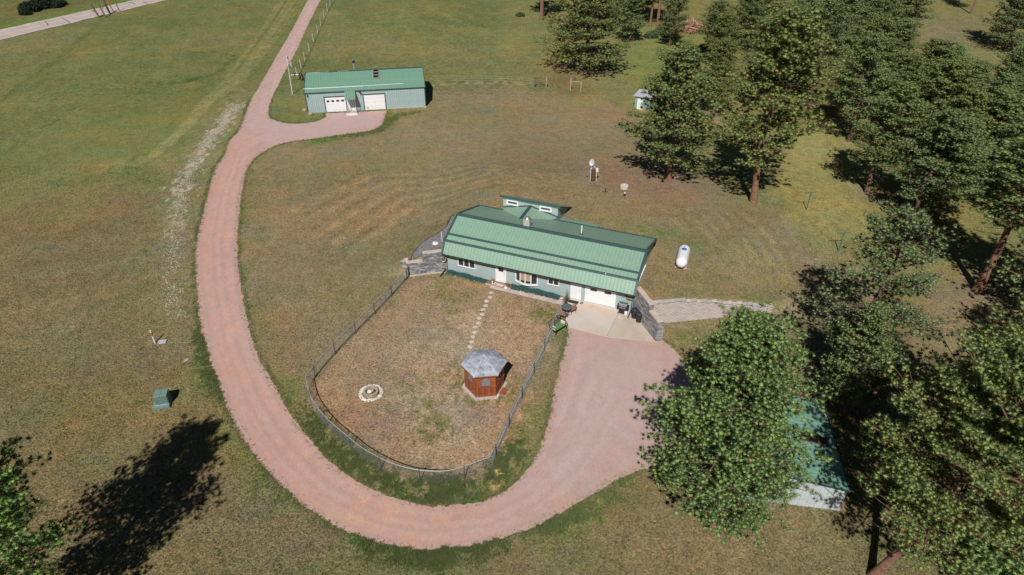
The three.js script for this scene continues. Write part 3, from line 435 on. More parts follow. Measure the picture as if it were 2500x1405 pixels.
  // chimney and vents on the roof
  { const ch = obj('chimney', [bx(.55, .75, .5, 6.55, 4.55, -3.5)], mat('chim', C(.55, .5, .46), { map: gRough, roughness: .9 }), house); for (let k = 0; k < 4; k++) obj('brick_course', bx(.57, .1, .52, 6.55, 4.4 + k * .17, -3.5), k % 2 ? mat('chimA', [.52, .42, .32]) : mat('chimB', [.46, .46, .46]), ch); obj('chimney_cap', [cyl(.2, .2, .12, 6.55, 4.93, -3.5), cyl(.3, .26, .05, 6.55, 5.05, -3.5), new THREE.SphereGeometry(.22, 12, 6, 0, 6.3, 0, 1.57).scale(1, .6, 1).translate(6.55, 5.1, -3.5)], steel, ch); }
  obj('vent_pipe', [cyl(.07, .07, .75, 11.35, 4.1, -4.3)], whiteMatte, house); obj('vent_collar', cyl(.14, .12, .1, 11.35, 3.98, -4.3), black, house);
  // cross gable over the rear entry
  const ridgeU = 5.06, fac = (s) => { const q = [[ridgeU, 3.5, -5.84], [ridgeU, 3.5, -8.36], [ridgeU + s * 2.75, 2.87, -8.36], [ridgeU + s * 2.65, 2.89, -7.76]].map((p) => V3(...p)); const g = new THREE.BufferGeometry().setFromPoints([q[0], q[1], q[2], q[0], q[2], q[3]]); if (s < 0) g.setFromPoints([q[0], q[2], q[1], q[0], q[3], q[2]]); g.computeVertexNormals(); g.translate(0, .015, 0);
    const f = obj('roof_panel', g, roofGreen, house); const ribs = []; for (let v = 6.1; v < 8.3; v += .24) { const r = Math.min(2.7, .318 * (v - 5.84) / .23); ribs.push(bar([ridgeU, 3.5 + .025, -v], [ridgeU + s * r, 3.5 - .23 * r + .025, -v], .06, .03)); } obj('rib', ribs, roofGreen, f); };
  fac(1); fac(-1); obj('ridge_cap', bar([ridgeU, 3.55, -5.7], [ridgeU, 3.55, -8.34], .3, .05), trimDark, house);
  obj('flashing', [bar([ridgeU, 3.58, -8.33], [ridgeU - 2.8, 2.94, -8.33], .05, .14), bar([ridgeU, 3.58, -8.33], [ridgeU + 2.8, 2.94, -8.33], .05, .14)], trimDark, house);
  // the taller rear wing with its high windows and a roof that falls away
  obj('wing_wall', [bx(5.6, 4.0, .14, 5.03, 2.0, -8.43)], sidingM, house);
  for (const x of [2.3, 7.76]) { const g = poly([[8.5, 0], [8.5, 3.98], [12.4, 2.05], [12.4, 0]], .14); g.rotateY(Math.PI / 2); g.translate(x - .07, 0, 0); obj('wing_wall', g, sidingM, house); }
  obj('wing_wall', bx(5.5, 2.0, .14, 5.03, 1.0, -12.3), sidingM, house);
  windowPart(house, 3.22, 3.57, -8.34, 1.22, .5, 1, { f: .14 }); windowPart(house, 6.62, 3.57, -8.34, 1.22, .5, 1, { f: .14 });
  { const s = V3(0, -.5, -1).normalize(), al = V3(1, 0, 0), up = V3(0, 1, -.5).normalize(), L = 4.8; const dk = new THREE.BoxGeometry(6.1, .1, L); dk.applyMatrix4(new THREE.Matrix4().makeBasis(al.clone().negate(), up, s)); dk.translate(5.03, 4.08 - .5 * 2.15, -8.22 - 2.15); obj('wing_roof', dk, fascia, house);
    ribbed(house, 'roof_panel', { o: V3(1.98, 4.16, -8.22), along: al, slope: s, up, L, pw: 6.1 / 7, n: 7, rib: 6.1 / 21, m: roofGreen }); obj('wing_fascia', [bx(6.14, .15, .04, 5.03, 4.1, -8.2)], trimRound, house); obj('wing_fascia', bx(6.12, .05, .04, 5.03, 4.0, -8.22), roofGreen, house); }
  // low porch roof behind the back eave
  { const s = V3(0, -.2, -1).normalize(), al = V3(1, 0, 0), up = V3(0, 1, -.2).normalize(); ribbed(house, 'roof_panel', { o: V3(8.0, 2.8, -7.75), along: al, slope: s, up, L: 1.3, pw: .95, n: 4, rib: .95 / 3, m: roofGreen }); for (const x of [8.1, 11.7]) obj('porch_post', rod([x, 0, -8.9], [x, 2.5, -8.9], .06), white, house); }
  // meter and trim on the gable facing the gas tank
  obj('meter', [bx(.12, .4, .3, 17.33, 3.2, -6.2), cyl(.1, .1, .14, 17.38, 3.3, -6.2)], galv, house); obj('corner_trim', bx(.1, .1, 3.2, 17.34, 2.35, -2.4), white, house);
}

// ---------------------------------------------------------------- concrete and paths at the front
{
  const SL = [[11.9, 0.05], [11.75, -1.1], [12.75, -3.85], [16.3, -3.95], [20.15, -3.1], [19.9, -2.75], [17.5, 0.05]].map(([u, v]) => { const p = fromUV(u, v); return [p.x, p.z]; });
  const slab = (name, P, top, m) => { const g = new THREE.ExtrudeGeometry(new THREE.Shape(P.map(([x, z]) => new THREE.Vector2(x, -z))), { depth: top + .1, bevelEnabled: false }); g.rotateX(-Math.PI / 2); g.translate(0, -.1, 0); const o = obj(name, g, m); return struct(o); };
  const slabM = new THREE.MeshStandardMaterial({ roughness: .9 });
  { const W = 1024, r = rng(21), b0 = fromUV(14, 0), b1 = fromUV(18, -4), n = new Plan(3, -50, 13, -40, W, W); const A = lin([206, 190, 172]), B = lin([212, 198, 188]); n.fill((x, z) => { const t = clamp(.5 + .35 * nz(0, x, z, 9)); return [0, 1, 2].map((k) => lerp(A[k], B[k], t)); });
    const D = [n], q = (pts, o) => patch(D, { ...o, line: pts }); q([[1560, 830], [1530, 770], [1545, 760]], { r: .45, soft: .3, col: [188, 170, 150], a: .7, rag: .12, rs: 2 }); q([[1520, 820], [1530, 790]], { r: .3, soft: .25, col: [194, 168, 150], a: .6, rag: .1 }); q([[1420, 760], [1470, 770]], { r: .8, soft: .6, col: [214, 190, 168], a: .6, rag: .2 }); q([[1400, 790], [1440, 770], [1490, 800]], { r: .5, soft: .5, col: [212, 206, 204], a: .5, rag: .2 }); q([[1566, 812], [1590, 822]], { r: .12, soft: .3, col: [150, 140, 130], a: .6, rag: .2, mottle: .4 }); q([[1448, 748], [1470, 752]], { r: .2, soft: .3, col: [190, 160, 140], a: .5, rag: .15 });
    const j = (a, c) => { const P = [fromUV(...a), fromUV(...c)].map((p) => [p.x, p.z]); n.each(3, -50, 13, -40, (i, x, z) => { if (segD(x, z, P) < .022) n.mix(i, lin([150, 138, 124]), .8); }); }; j([16.35, 0], [16.2, -3.9]); j([16.3, -1.35], [19, -1.5]); n.each(3, -50, 13, -40, (i, x, z) => { const [u, v] = uvOf(x, z); if (u > 16.3 && v < -1.35) n.mix(i, lin([196, 180, 160]), .5); });
    n.each(3, -50, 13, -40, (i) => { const k = 1 + .12 * (r() - .5); for (let c = 0; c < 3; c++) n.c[i + c] *= k; });
    slabM.map = n.texture(K * .8); const o = slab('concrete_patio', SL, .05, slabM), p = o.geometry.attributes.position, uv = o.geometry.attributes.uv; for (let i = 0; i < p.count; i++) uv.setXY(i, (p.getX(i) - 3) / 10, (p.getZ(i) + 50) / 10); }
  slab('concrete_walkway', [[4.82, -.12], [4.72, -1.05], [11.74, -1.13], [11.88, -.5], [9.5, -.52], [6.3, -.42], [6.0, -.12]].map(([u, v]) => { const p = fromUV(u, v); return [p.x, p.z]; }), .045, mat('walk', C(.50, .40, .36), { roughness: .92, map: gRough }));
  // soil beds with an edging strip
  slab('soil_bed', [[0, .1], [-.05, -.35], [4.78, -.62], [4.82, .1]].map(([u, v]) => { const p = fromUV(u, v); return [p.x, p.z]; }), .02, mat('soil', C(.2, .13, .09), { roughness: 1, map: gStrong }));
  slab('soil_bed_001', [[6.3, .1], [6.32, -.4], [9.5, -.5], [11.86, -.48], [11.86, .1]].map(([u, v]) => { const p = fromUV(u, v); return [p.x, p.z]; }), .02, mat('soil', C(.2, .13, .09)));
  const ed = obj('bed_edging', bar(fromUV(-.05, -.38, .04).toArray(), fromUV(4.76, -.66, .04).toArray(), .06, .12), capM); tag(ed, 'thin pale kerb along the planted bed under the triple window', 'edging');
  // round stepping stones from the walkway to the gazebo
  const st = [[1199.7, 715.2], [1196.6, 726], [1188, 735.5], [1186, 746.6], [1179.4, 756], [1177.5, 767.5], [1169.7, 777.3], [1168.5, 789], [1160.5, 799], [1159.5, 811], [1154, 823], [1152, 835], [1148, 847]];
  const g0 = (() => { const g = bumpy(.25, 5, 1, .16, .85, 2); return muv(g); })(), sm = mat('step', C(.52, .44, .36), { roughness: .95, map: gRough });
  const ord = ['first', 'second', 'third', 'fourth', 'fifth', 'sixth', 'seventh', 'eighth', 'ninth', 'tenth', 'eleventh', 'twelfth', 'last'];
  st.forEach(([x, y], i) => { const p = gnd(x, y), o = shadowy(new THREE.Mesh(g0, sm)); o.name = numbered('stepping_stone'); o.position.set(p.x, .015, p.z); o.rotation.y = i * 1.7; o.scale.setScalar(.9 + .2 * R0()); scene.add(o); tag(o, `round pale stepping stone in the yard turf, ${ord[i]} counted from the house walkway`, 'stepping stone', 'stepping stones across the yard'); });
}

// ---------------------------------------------------------------- stone wing walls and the block retaining wall
const slate = [[.20, .21, .22], [.30, .31, .32], [.14, .15, .165], [.38, .37, .36], [.26, .22, .18], [.24, .14, .10]].map((c, i) => mat('slate' + i, C(...c), { roughness: .85, map: gStrong }));
const stoneG = [0, 1, 2, 3].map((k) => { const g = new THREE.BoxGeometry(1, 1, 1, 2, 1, 1), p = g.attributes.position, r = rng(40 + k), h = {}; for (let i = 0; i < p.count; i++) { const key = [p.getX(i), p.getY(i), p.getZ(i)].join(); const j = h[key] || (h[key] = [(r() - .5) * .12, (r() - .5) * .3, (r() - .5) * .3]); p.setXYZ(i, p.getX(i) + j[0], p.getY(i) + j[1], p.getZ(i) + j[2]); } const q = g.toNonIndexed(); q.deleteAttribute('normal'); return muv(q); });
function stoneFace(parent, L, hAt, z, seed, x0 = 0, ry = 0, ox = 0, oz = 0) {
  const r = rng(seed); let y = 0;
  while (y < 2.5) {
    const ch = .06 + .05 * r(); let x = x0 + r() * -.2;
    while (x < L) { const w = .2 + .38 * r(), xe = Math.min(L, x + w), xs = Math.max(x0, x), c = (xs + xe) / 2, top = Math.min(hAt(xs + .02), hAt(xe - .02));
      if (xe - xs > .07 && y + ch * .6 < top) { const m = shadowy(new THREE.Mesh(stoneG[(r() * 4) | 0], slate[r() < .06 ? 5 : r() < .12 ? 4 : (r() * 4) | 0])); m.name = 'stone'; const hh = Math.min(ch, top - y); m.scale.set(xe - xs - .015, hh - .012, .12); const d = z - .02 + .035 * r(); m.position.set(ox + c * Math.cos(ry) + d * Math.sin(ry), y + hh / 2, oz - c * Math.sin(ry) + d * Math.cos(ry)); m.rotation.y = ry; parent.add(m); }
      x = xe + (x + w - xe); if (x >= L) break; x = Math.max(x, xe); }
    y += ch;
  }
}
function wallThing(name, label, cat, a, b) { const A = fromUV(...a), B = fromUV(...b); const t = thing(name, label, cat, A, -Math.atan2(B.z - A.z, B.x - A.x)); return [t, A.distanceTo(B)]; }
const mortar = mat('mortar', C(.22, .21, .20), { roughness: 1, map: gRough });
{
  const [t, L] = wallThing('stone_wall', 'stepped grey slate wall with pale caps beside the gravel bank and the triple window', 'stone wall', LW[0], LW[1]);
  const hA = (x) => x < 1.5 ? 1.3 : 2.12;
  obj('core', [bx(1.5, 1.3, .3, .75, .65, 0), bx(L - 1.5, 2.12, .3, (L + 1.5) / 2, 1.06, 0)], mortar, t);
  stoneFace(t, L, hA, .17, 3); stoneFace(t, .34, () => 1.3, .03, 9, 0, -Math.PI / 2, 0, -.17);
  obj('cap_stone', rbx(1.5, .09, .42, .02, .72, 1.345, 0), capM, t); obj('cap_stone', rbx(.4, .09, .5, .02, .02, 1.42, -.35), capM, t); obj('cap_stone', rbx(L - 1.5, .09, .42, .02, (L + 1.5) / 2, 2.165, 0), capM, t);
  obj('footing', bx(L, .12, .2, L / 2, .03, .25), capM, t);
}
{
  const [t, L] = wallThing('stone_wall', 'stepped grey slate wall with pale caps along the concrete patio by the trash barrels', 'stone wall', RW0, RW1);
  const hA = (x) => x < L * .62 ? 2.42 : 1.82, s = L * .62;
  obj('core', [bx(s, 2.42, .34, s / 2, 1.21, 0), bx(L - s, 1.82, .34, (L + s) / 2, .91, 0)], mortar, t);
  stoneFace(t, L, hA, .19, 23); stoneFace(t, .5, () => 1.82, .03, 29, -.06, Math.PI / 2, L + .02, .2);
  obj('cap_stone', rbx(s, .09, .46, .02, s / 2, 2.465, 0), capM, t); obj('cap_stone', rbx(L - s, .09, .46, .02, (L + s) / 2, 1.865, 0), capM, t);
}
{
  const [t, L] = wallThing('retaining_wall', 'long pale concrete block retaining wall stepping down beside the big pine', 'retaining wall', CW0, CW1);
  const bm = [[.47, .40, .36], [.49, .42, .38], [.44, .38, .345], [.50, .44, .40]].map((c, i) => mat('blk' + i, C(...c), { roughness: .95, map: gRough })), cm = [[.44, .40, .37], [.52, .45, .40], [.38, .36, .35]].map((c, i) => mat('cap' + i, C(...c), { roughness: .95, map: gRough }));
  const bw = .46, ch = .15, r = rng(61), g = muv(flat(rbx(bw - .012, ch - .01, .24, .012, 0, 0, 0, 1))), gc = muv(flat(rbx(bw + .03, .1, .34, .02, 0, 0, 0, 1)));
  const topAt = (x) => x < 3.4 ? 2.05 : Math.max(.55, 2.05 - Math.ceil((x - 3.4) / .8) * ch);
  const body = []; for (let x = 0; x < L; x += .8) { const w = Math.min(.8, L - x); body.push(bx(w, topAt(x + w / 2) - .05, .12, x + w / 2, (topAt(x + w / 2) - .05) / 2, -.14)); }
  obj('core', body, mortar, t);
  for (let row = 0; row * ch < 2.1; row++) for (let x = row % 2 ? -bw / 2 : 0; x < L; x += bw) { const c = x + bw / 2; if (c < .1 || c > L || (row + 1) * ch > topAt(c) + .01) continue; const m = shadowy(new THREE.Mesh(g, bm[(r() * 4) | 0])); m.name = 'block'; m.position.set(c, row * ch + ch / 2, -row * .008 + .006 * r()); t.add(m); }
  for (let x = 0; x < L - .1; x += bw) { const c = x + bw / 2, h = topAt(c), m = shadowy(new THREE.Mesh(gc, cm[(r() * 3) | 0])); m.name = 'cap_stone'; m.position.set(c, h + .04, -.1 + .02 * r()); m.rotation.y = .03 * (r() - .5); t.add(m); }
}
// gravel bank beside the house
{
  const A = [[1001, 640], [1010, 619], [1024, 601], [1045, 584], [1070, 571], [1088, 556], [1104, 530], [1128, 520], [1128, 560], [1100, 640], [1040, 640]], P = plan(A);
  const st = .16, xs = P.map((p) => p[0]), zs = P.map((p) => p[1]), pos = []; for (let x = Math.min(...xs); x < Math.max(...xs); x += st) for (let z = Math.min(...zs); z < Math.max(...zs); z += st) { const [u, v] = uvOf(x + st / 2, z + st / 2); if (!inside(x + st / 2, z + st / 2, P) || v < frontV(u) + .1 || u > .3) continue; const q = (a, b) => [a, hgt(a, b) + .03, b]; const p00 = q(x, z), p10 = q(x + st, z), p01 = q(x, z + st), p11 = q(x + st, z + st); pos.push(...p00, ...p01, ...p10, ...p10, ...p01, ...p11); }
  const g = new THREE.BufferGeometry(); g.setAttribute('position', new THREE.Float32BufferAttribute(pos, 3)); g.computeVertexNormals(); struct(obj('gravel_bank', g, mat('gravel', C(.2, .19, .2), { roughness: 1, map: gStrong, bumpMap: gStrong, bumpScale: .03 })));
  const e = A.slice(0, 8).map(([x, y]) => { const p = gnd(x, y); return [p.x, p.y + .05, p.z]; }); tag(obj('garden_edging', tube(e, .05, 40, 6), black), 'dark edging curving between the lawn and the grey gravel bank', 'edging');
  { const p = gnd(1063, 598), o = obj('boulder', bumpy(.3, 8, 1, .7, .9, 2), mat('whiteRock', [.66, .64, .64], { roughness: .9 })); o.position.set(p.x, p.y + .12, p.z); tag(o, 'white rounded rock lying on the grey gravel bank beside the house', 'rock'); }
  { const p = gnd(1080, 592), o = obj('marker_stake', rod([0, 0, 0], [-.05, 1.2, 0], .03), white); o.position.copy(p); tag(o, 'thin white stake standing in the gravel bank at the house side', 'stake'); }
  for (const [x, y, s, nm] of [[985, 640, .3, 'grey rock at the outer end of the stone wall by the gravel bank'], [988, 652, .24, 'small grey rock in the grass below the end of the stepped stone wall']]) { const p = gnd(x, y), o = obj('boulder', bumpy(s, x, 1.2, .6, .8, 1), slate[1]); o.position.set(p.x, p.y + .08, p.z); tag(o, nm, 'rock'); }
}

// ---------------------------------------------------------------- chain-link fence round the yard
{
  const F = [[998, 678], [925, 758], [846, 838], [794, 894], [752, 946], [760, 985], [781, 1023], [808, 1055], [840, 1083], [909, 1135], [1001, 1173], [1099, 1178], [1197, 1146], [1252, 1022], [1311, 897], [1352, 806], [1379, 752]].map(([x, y]) => at(x, y));
  const seg = [new THREE.CatmullRomCurve3(F.slice(0, 5)), new THREE.CatmullRomCurve3(F.slice(4, 13), false, 'centripetal'), new THREE.CatmullRomCurve3(F.slice(12))];
  const pts = []; seg.forEach((c, i) => { const n = Math.round(c.getLength() / .35), q = c.getSpacedPoints(n); pts.push(...(i ? q.slice(1) : q)); });
  const t = thing('chain_link_fence', 'low chain-link fence with dark posts and pale top rail curving around the yard', 'fence', F[0].clone()); const loc = (p, y) => [p.x - F[0].x, y, p.z - F[0].z], H = 1.12;
  const postM = mat('fencePost', [.1, .105, .11], { roughness: .6, metalness: .2 }), railM = mat('fenceRail', [.42, .44, .47], { roughness: .45, metalness: .3 }), meshM = mat('fenceMesh', [.24, .25, .26], { roughness: .6, metalness: .3 });
  const pg = muv(flat([cyl(.034, .034, H + .06, 0, 0, 0, 8), new THREE.SphereGeometry(.042, 8, 6).translate(0, H + .07, 0)]));
  let acc = 99; const posts = new Set([0, pts.length - 1]); for (let i = 1; i < pts.length; i++) { acc += pts[i].distanceTo(pts[i - 1]); if (acc > 2.75) { posts.add(i); acc = 0; } }
  for (const i of posts) { const o = shadowy(new THREE.Mesh(pg, postM)); o.name = 'post'; o.position.set(...loc(pts[i], 0)); t.add(o); }
  const step = 2; for (let i = 0; i < pts.length - 1; i += 8) { const part = pts.slice(i, Math.min(pts.length, i + 9)); obj('rail', tube(part.map((p) => loc(p, H)), .03, part.length * 2, 6), railM, t); }
  const w = []; const D = .075; let s = 0; // woven wire: two families of slanting strands
  const total = []; for (let i = 0; i < pts.length - 1; i++) { const L = pts[i].distanceTo(pts[i + 1]), n = Math.round(L / D); for (let k = 0; k < n; k++) total.push(pts[i].clone().lerp(pts[i + 1], k / n)); }
  const pos = [], rise = Math.round((H - .06) / D); const strip = (a, b) => { const d = V3(b[0] - a[0], b[1] - a[1], b[2] - a[2]).normalize(), up = new THREE.Vector3().crossVectors(d, V3(d.z, 0, -d.x)).normalize().multiplyScalar(.0021), sd = new THREE.Vector3().crossVectors(d, up).normalize().multiplyScalar(.0021); for (const q of [up, sd]) { pos.push(a[0] - q.x, a[1] - q.y, a[2] - q.z, b[0] - q.x, b[1] - q.y, b[2] - q.z, b[0] + q.x, b[1] + q.y, b[2] + q.z, a[0] - q.x, a[1] - q.y, a[2] - q.z, b[0] + q.x, b[1] + q.y, b[2] + q.z, a[0] + q.x, a[1] + q.y, a[2] + q.z); } };
  for (let i = 0; i < total.length; i++) { if (i + rise < total.length) { const m = i + (rise >> 1); strip(loc(total[i], .04), loc(total[m], .04 + (H - .06) / 2)); strip(loc(total[m], .04 + (H - .06) / 2), loc(total[i + rise], H - .02)); strip(loc(total[i], H - .02), loc(total[m], .04 + (H - .06) / 2)); strip(loc(total[m], .04 + (H - .06) / 2), loc(total[i + rise], .04)); } }
  const g = new THREE.BufferGeometry(); g.setAttribute('position', new THREE.Float32BufferAttribute(pos, 3)); g.computeVertexNormals(); struct(obj('wire_mesh', g, meshM, t), 'stuff');
}

// ---------------------------------------------------------------- gazebo
{
  const c = V3(-2.0, 0, -37.0), t = thing('gazebo', 'six-sided red-brown wooden garden hut with grey shingle roof and arched windows', 'gazebo', c, 6.8 * Math.PI / 180);
  const hex = (R, y) => Array.from({ length: 6 }, (_, k) => { const a = k * Math.PI / 3; return V3(R * Math.cos(a), y, R * Math.sin(a)); });
  const wood = mat('gazWood', C(.27, .075, .028), { roughness: .6, map: gRough }), wood2 = mat('gazWood2', C(.32, .095, .036), { roughness: .6, map: gRough }), wood3 = mat('gazWood3', C(.22, .058, .022), { roughness: .6, map: gRough }), shingle = [[.33, .35, .395], [.375, .395, .44], [.29, .31, .35]].map((q, i) => mat('shingle' + i, C(...q), { roughness: .95, map: gStrong }));
  { const s = new THREE.Shape(hex(1.68, 0).map((p) => new THREE.Vector2(p.x, p.z))); const g = new THREE.ExtrudeGeometry(s, { depth: .12, bevelEnabled: false }); g.rotateX(Math.PI / 2); g.translate(0, .1, 0); obj('slab', g, concrete, t); }
  const W = hex(1.38, 0), H = 2.1, L = 1.38;
  for (let k = 0; k < 6; k++) {
    const a = W[k], b = W[(k + 1) % 6], m = a.clone().add(b).multiplyScalar(.5), ry = Math.atan2(m.x, m.z); // outward +z after rotation
    const s = new THREE.Shape([[-L / 2, .9], [L / 2, .9], [L / 2, H], [-L / 2, H]].map((p) => new THREE.Vector2(...p))), ho = new THREE.Path(); ho.moveTo(-.33, 1.02); ho.lineTo(.33, 1.02); ho.lineTo(.33, 1.42); ho.absarc(0, 1.42, .33, 0, Math.PI, false); ho.lineTo(-.33, 1.02); s.holes.push(ho);
    const g = new THREE.ExtrudeGeometry(s, { depth: .05, bevelEnabled: false, curveSegments: 14 }); const wl = obj('wall', [g], wood2, t, [m.x, .1, m.z]); wl.rotation.y = ry;
    for (let i = 0; i < 10; i++) { const w = L / 10; obj('board', rbx(w - .008, .92, .05, .006, -L / 2 + w * (i + .5), .45, .025 + .004 * (i % 3), 1), [wood, wood2, wood3][(i * 7 + k) % 3], wl); }
    obj('sill', bx(L, .05, .1, 0, .925, .05), wood, wl);
    const ws = new THREE.Shape(); ws.moveTo(-.33, 1.02); ws.lineTo(.33, 1.02); ws.lineTo(.33, 1.42); ws.absarc(0, 1.42, .33, 0, Math.PI, false); const wg = new THREE.ExtrudeGeometry(ws, { depth: .01, bevelEnabled: false, curveSegments: 14 }); wg.translate(0, 0, .02); obj('pane', wg, mat('gazPane', [.20, .23, .25], { roughness: .08 }), wl);
    const arc = []; for (let i = 0; i <= 14; i++) { const q = Math.PI * i / 14; arc.push([.34 * Math.cos(q), 1.42 + .34 * Math.sin(q), .055]); } obj('window_trim', [tube([[.34, 1.02, .055], ...arc, [-.34, 1.02, .055]], .022, 40, 5), bx(.72, .04, .05, 0, 1.0, .055), bx(.66, .02, .02, 0, 1.42, .04), bx(.02, .4, .02, 0, 1.22, .04)], k % 2 ? wood : wood3, wl);
    obj('corner_post', cyl(.06, .06, H, a.x, .1, a.z, 8), wood3, t);
    // roof facet of overlapping shingle courses
    const R = 1.68, e = hex(R, 2.2), p0 = e[k], p1 = e[(k + 1) % 6], ap = V3(0, 2.95, 0), n = 8;
    const rf = obj('roof', bar(p0.clone().lerp(p1, .5).toArray(), ap.toArray(), .02, .02), wood3, t);
    for (let i = 0; i < n; i++) { const q = (u, v, y) => p0.clone().lerp(p1, u).lerp(ap, v).add(V3(0, y, 0)); const v0 = i / n, v1 = Math.min(1, (i + 1.08) / n), A = q(0, v0, .035), B = q(1, v0, .035), C2 = q(1, v1, .02), D = q(0, v1, .02), A0 = q(0, v0, 0), B0 = q(1, v0, 0); const gg = new THREE.BufferGeometry().setFromPoints([A, B, C2, A, C2, D, A0, B0, B, A0, B, A].map((p) => p)); gg.computeVertexNormals(); obj('shingle_course', gg, shingle[(i * 5 + k * 2) % 3], rf); }
    obj('fascia', bar(p0.clone().setY(2.17).multiply(V3(.99, 1, .99)).toArray(), p1.clone().setY(2.17).multiply(V3(.99, 1, .99)).toArray(), .04, .1), wood, t);
  }
  for (let k = 0; k < 6; k++) { const e = hex(1.7, 2.23)[k]; obj('hip_cap', bar(e.toArray(), [0, 2.99, 0], .14, .02), shingle[1], t); }
  obj('floor', new THREE.CylinderGeometry(1.3, 1.3, .04, 6).rotateY(Math.PI / 6).translate(0, .13, 0), mat('gazFloor', [.3, .3, .3]), t);
  obj('table', [cyl(.03, .03, .7, .1, .12, .1), cyl(.4, .4, .03, .1, .8, .1, 16)], white, t);
  const st = obj('doorstep', [0, 1, 2, 3].map((i) => rbx(.7, .04, .1, .01, 0, .13, -.17 + i * .115, 1)), wood2, t, [1.28, 0, .86]); st.rotation.y = 1.0;
}

// ---------------------------------------------------------------- fire ring
{
  const c = gnd(906, 961), t = thing('fire_pit', 'round fire pit of tan blocks inside a ring of white stones on the yard turf', 'fire pit', c), r = rng(31), wm = [[.62, .56, .5], [.7, .66, .64], [.55, .46, .38]].map((q, i) => mat('ring' + i, q, { roughness: .95 })), bm = [[.34, .27, .19], [.4, .32, .23]].map((q, i) => mat('pit' + i, q, { roughness: .95 }));
  const G = [0, 1, 2, 3].map((k) => muv(bumpy(.085, 90 + k, 1.2, .8, 1, 1)));
  for (let i = 0; i < 58; i++) { const a = i * .2166 + r() * .1, R = .68 + .11 * (i % 2) + .05 * r(), o = shadowy(new THREE.Mesh(G[i % 4], wm[(r() * 3) | 0])); o.name = 'stone'; o.position.set(R * Math.cos(a), .05, R * Math.sin(a)); o.rotation.y = r() * 6; o.scale.setScalar(.8 + .6 * r()); t.add(o); }
  for (let i = 0; i < 11; i++) for (let k = 0; k < 2; k++) { const a = (i + k * .5) / 11 * Math.PI * 2, o = obj('block', rbx(.26, .13, .15, .02, 0, 0, 0, 1), bm[(i + k) % 2], t, [.46 * Math.cos(a), .08 + k * .135, .46 * Math.sin(a)]); o.rotation.y = -a + Math.PI / 2; }
  obj('ash_bed', cyl(.4, .4, .05, 0, .02, 0, 16), mat('ash', [.2, .17, .14], { roughness: 1 }), t); obj('lid', cyl(.17, .15, .05, -.1, .2, .05, 14), white, t); obj('pot', bumpy(.12, 4, 1, .9, 1, 1).translate(.12, .24, -.05), mat('terracotta', [.48, .2, .13]), t); obj('log', rod([-.25, .1, .2], [.3, .16, -.1], .05), brownM, t);
}

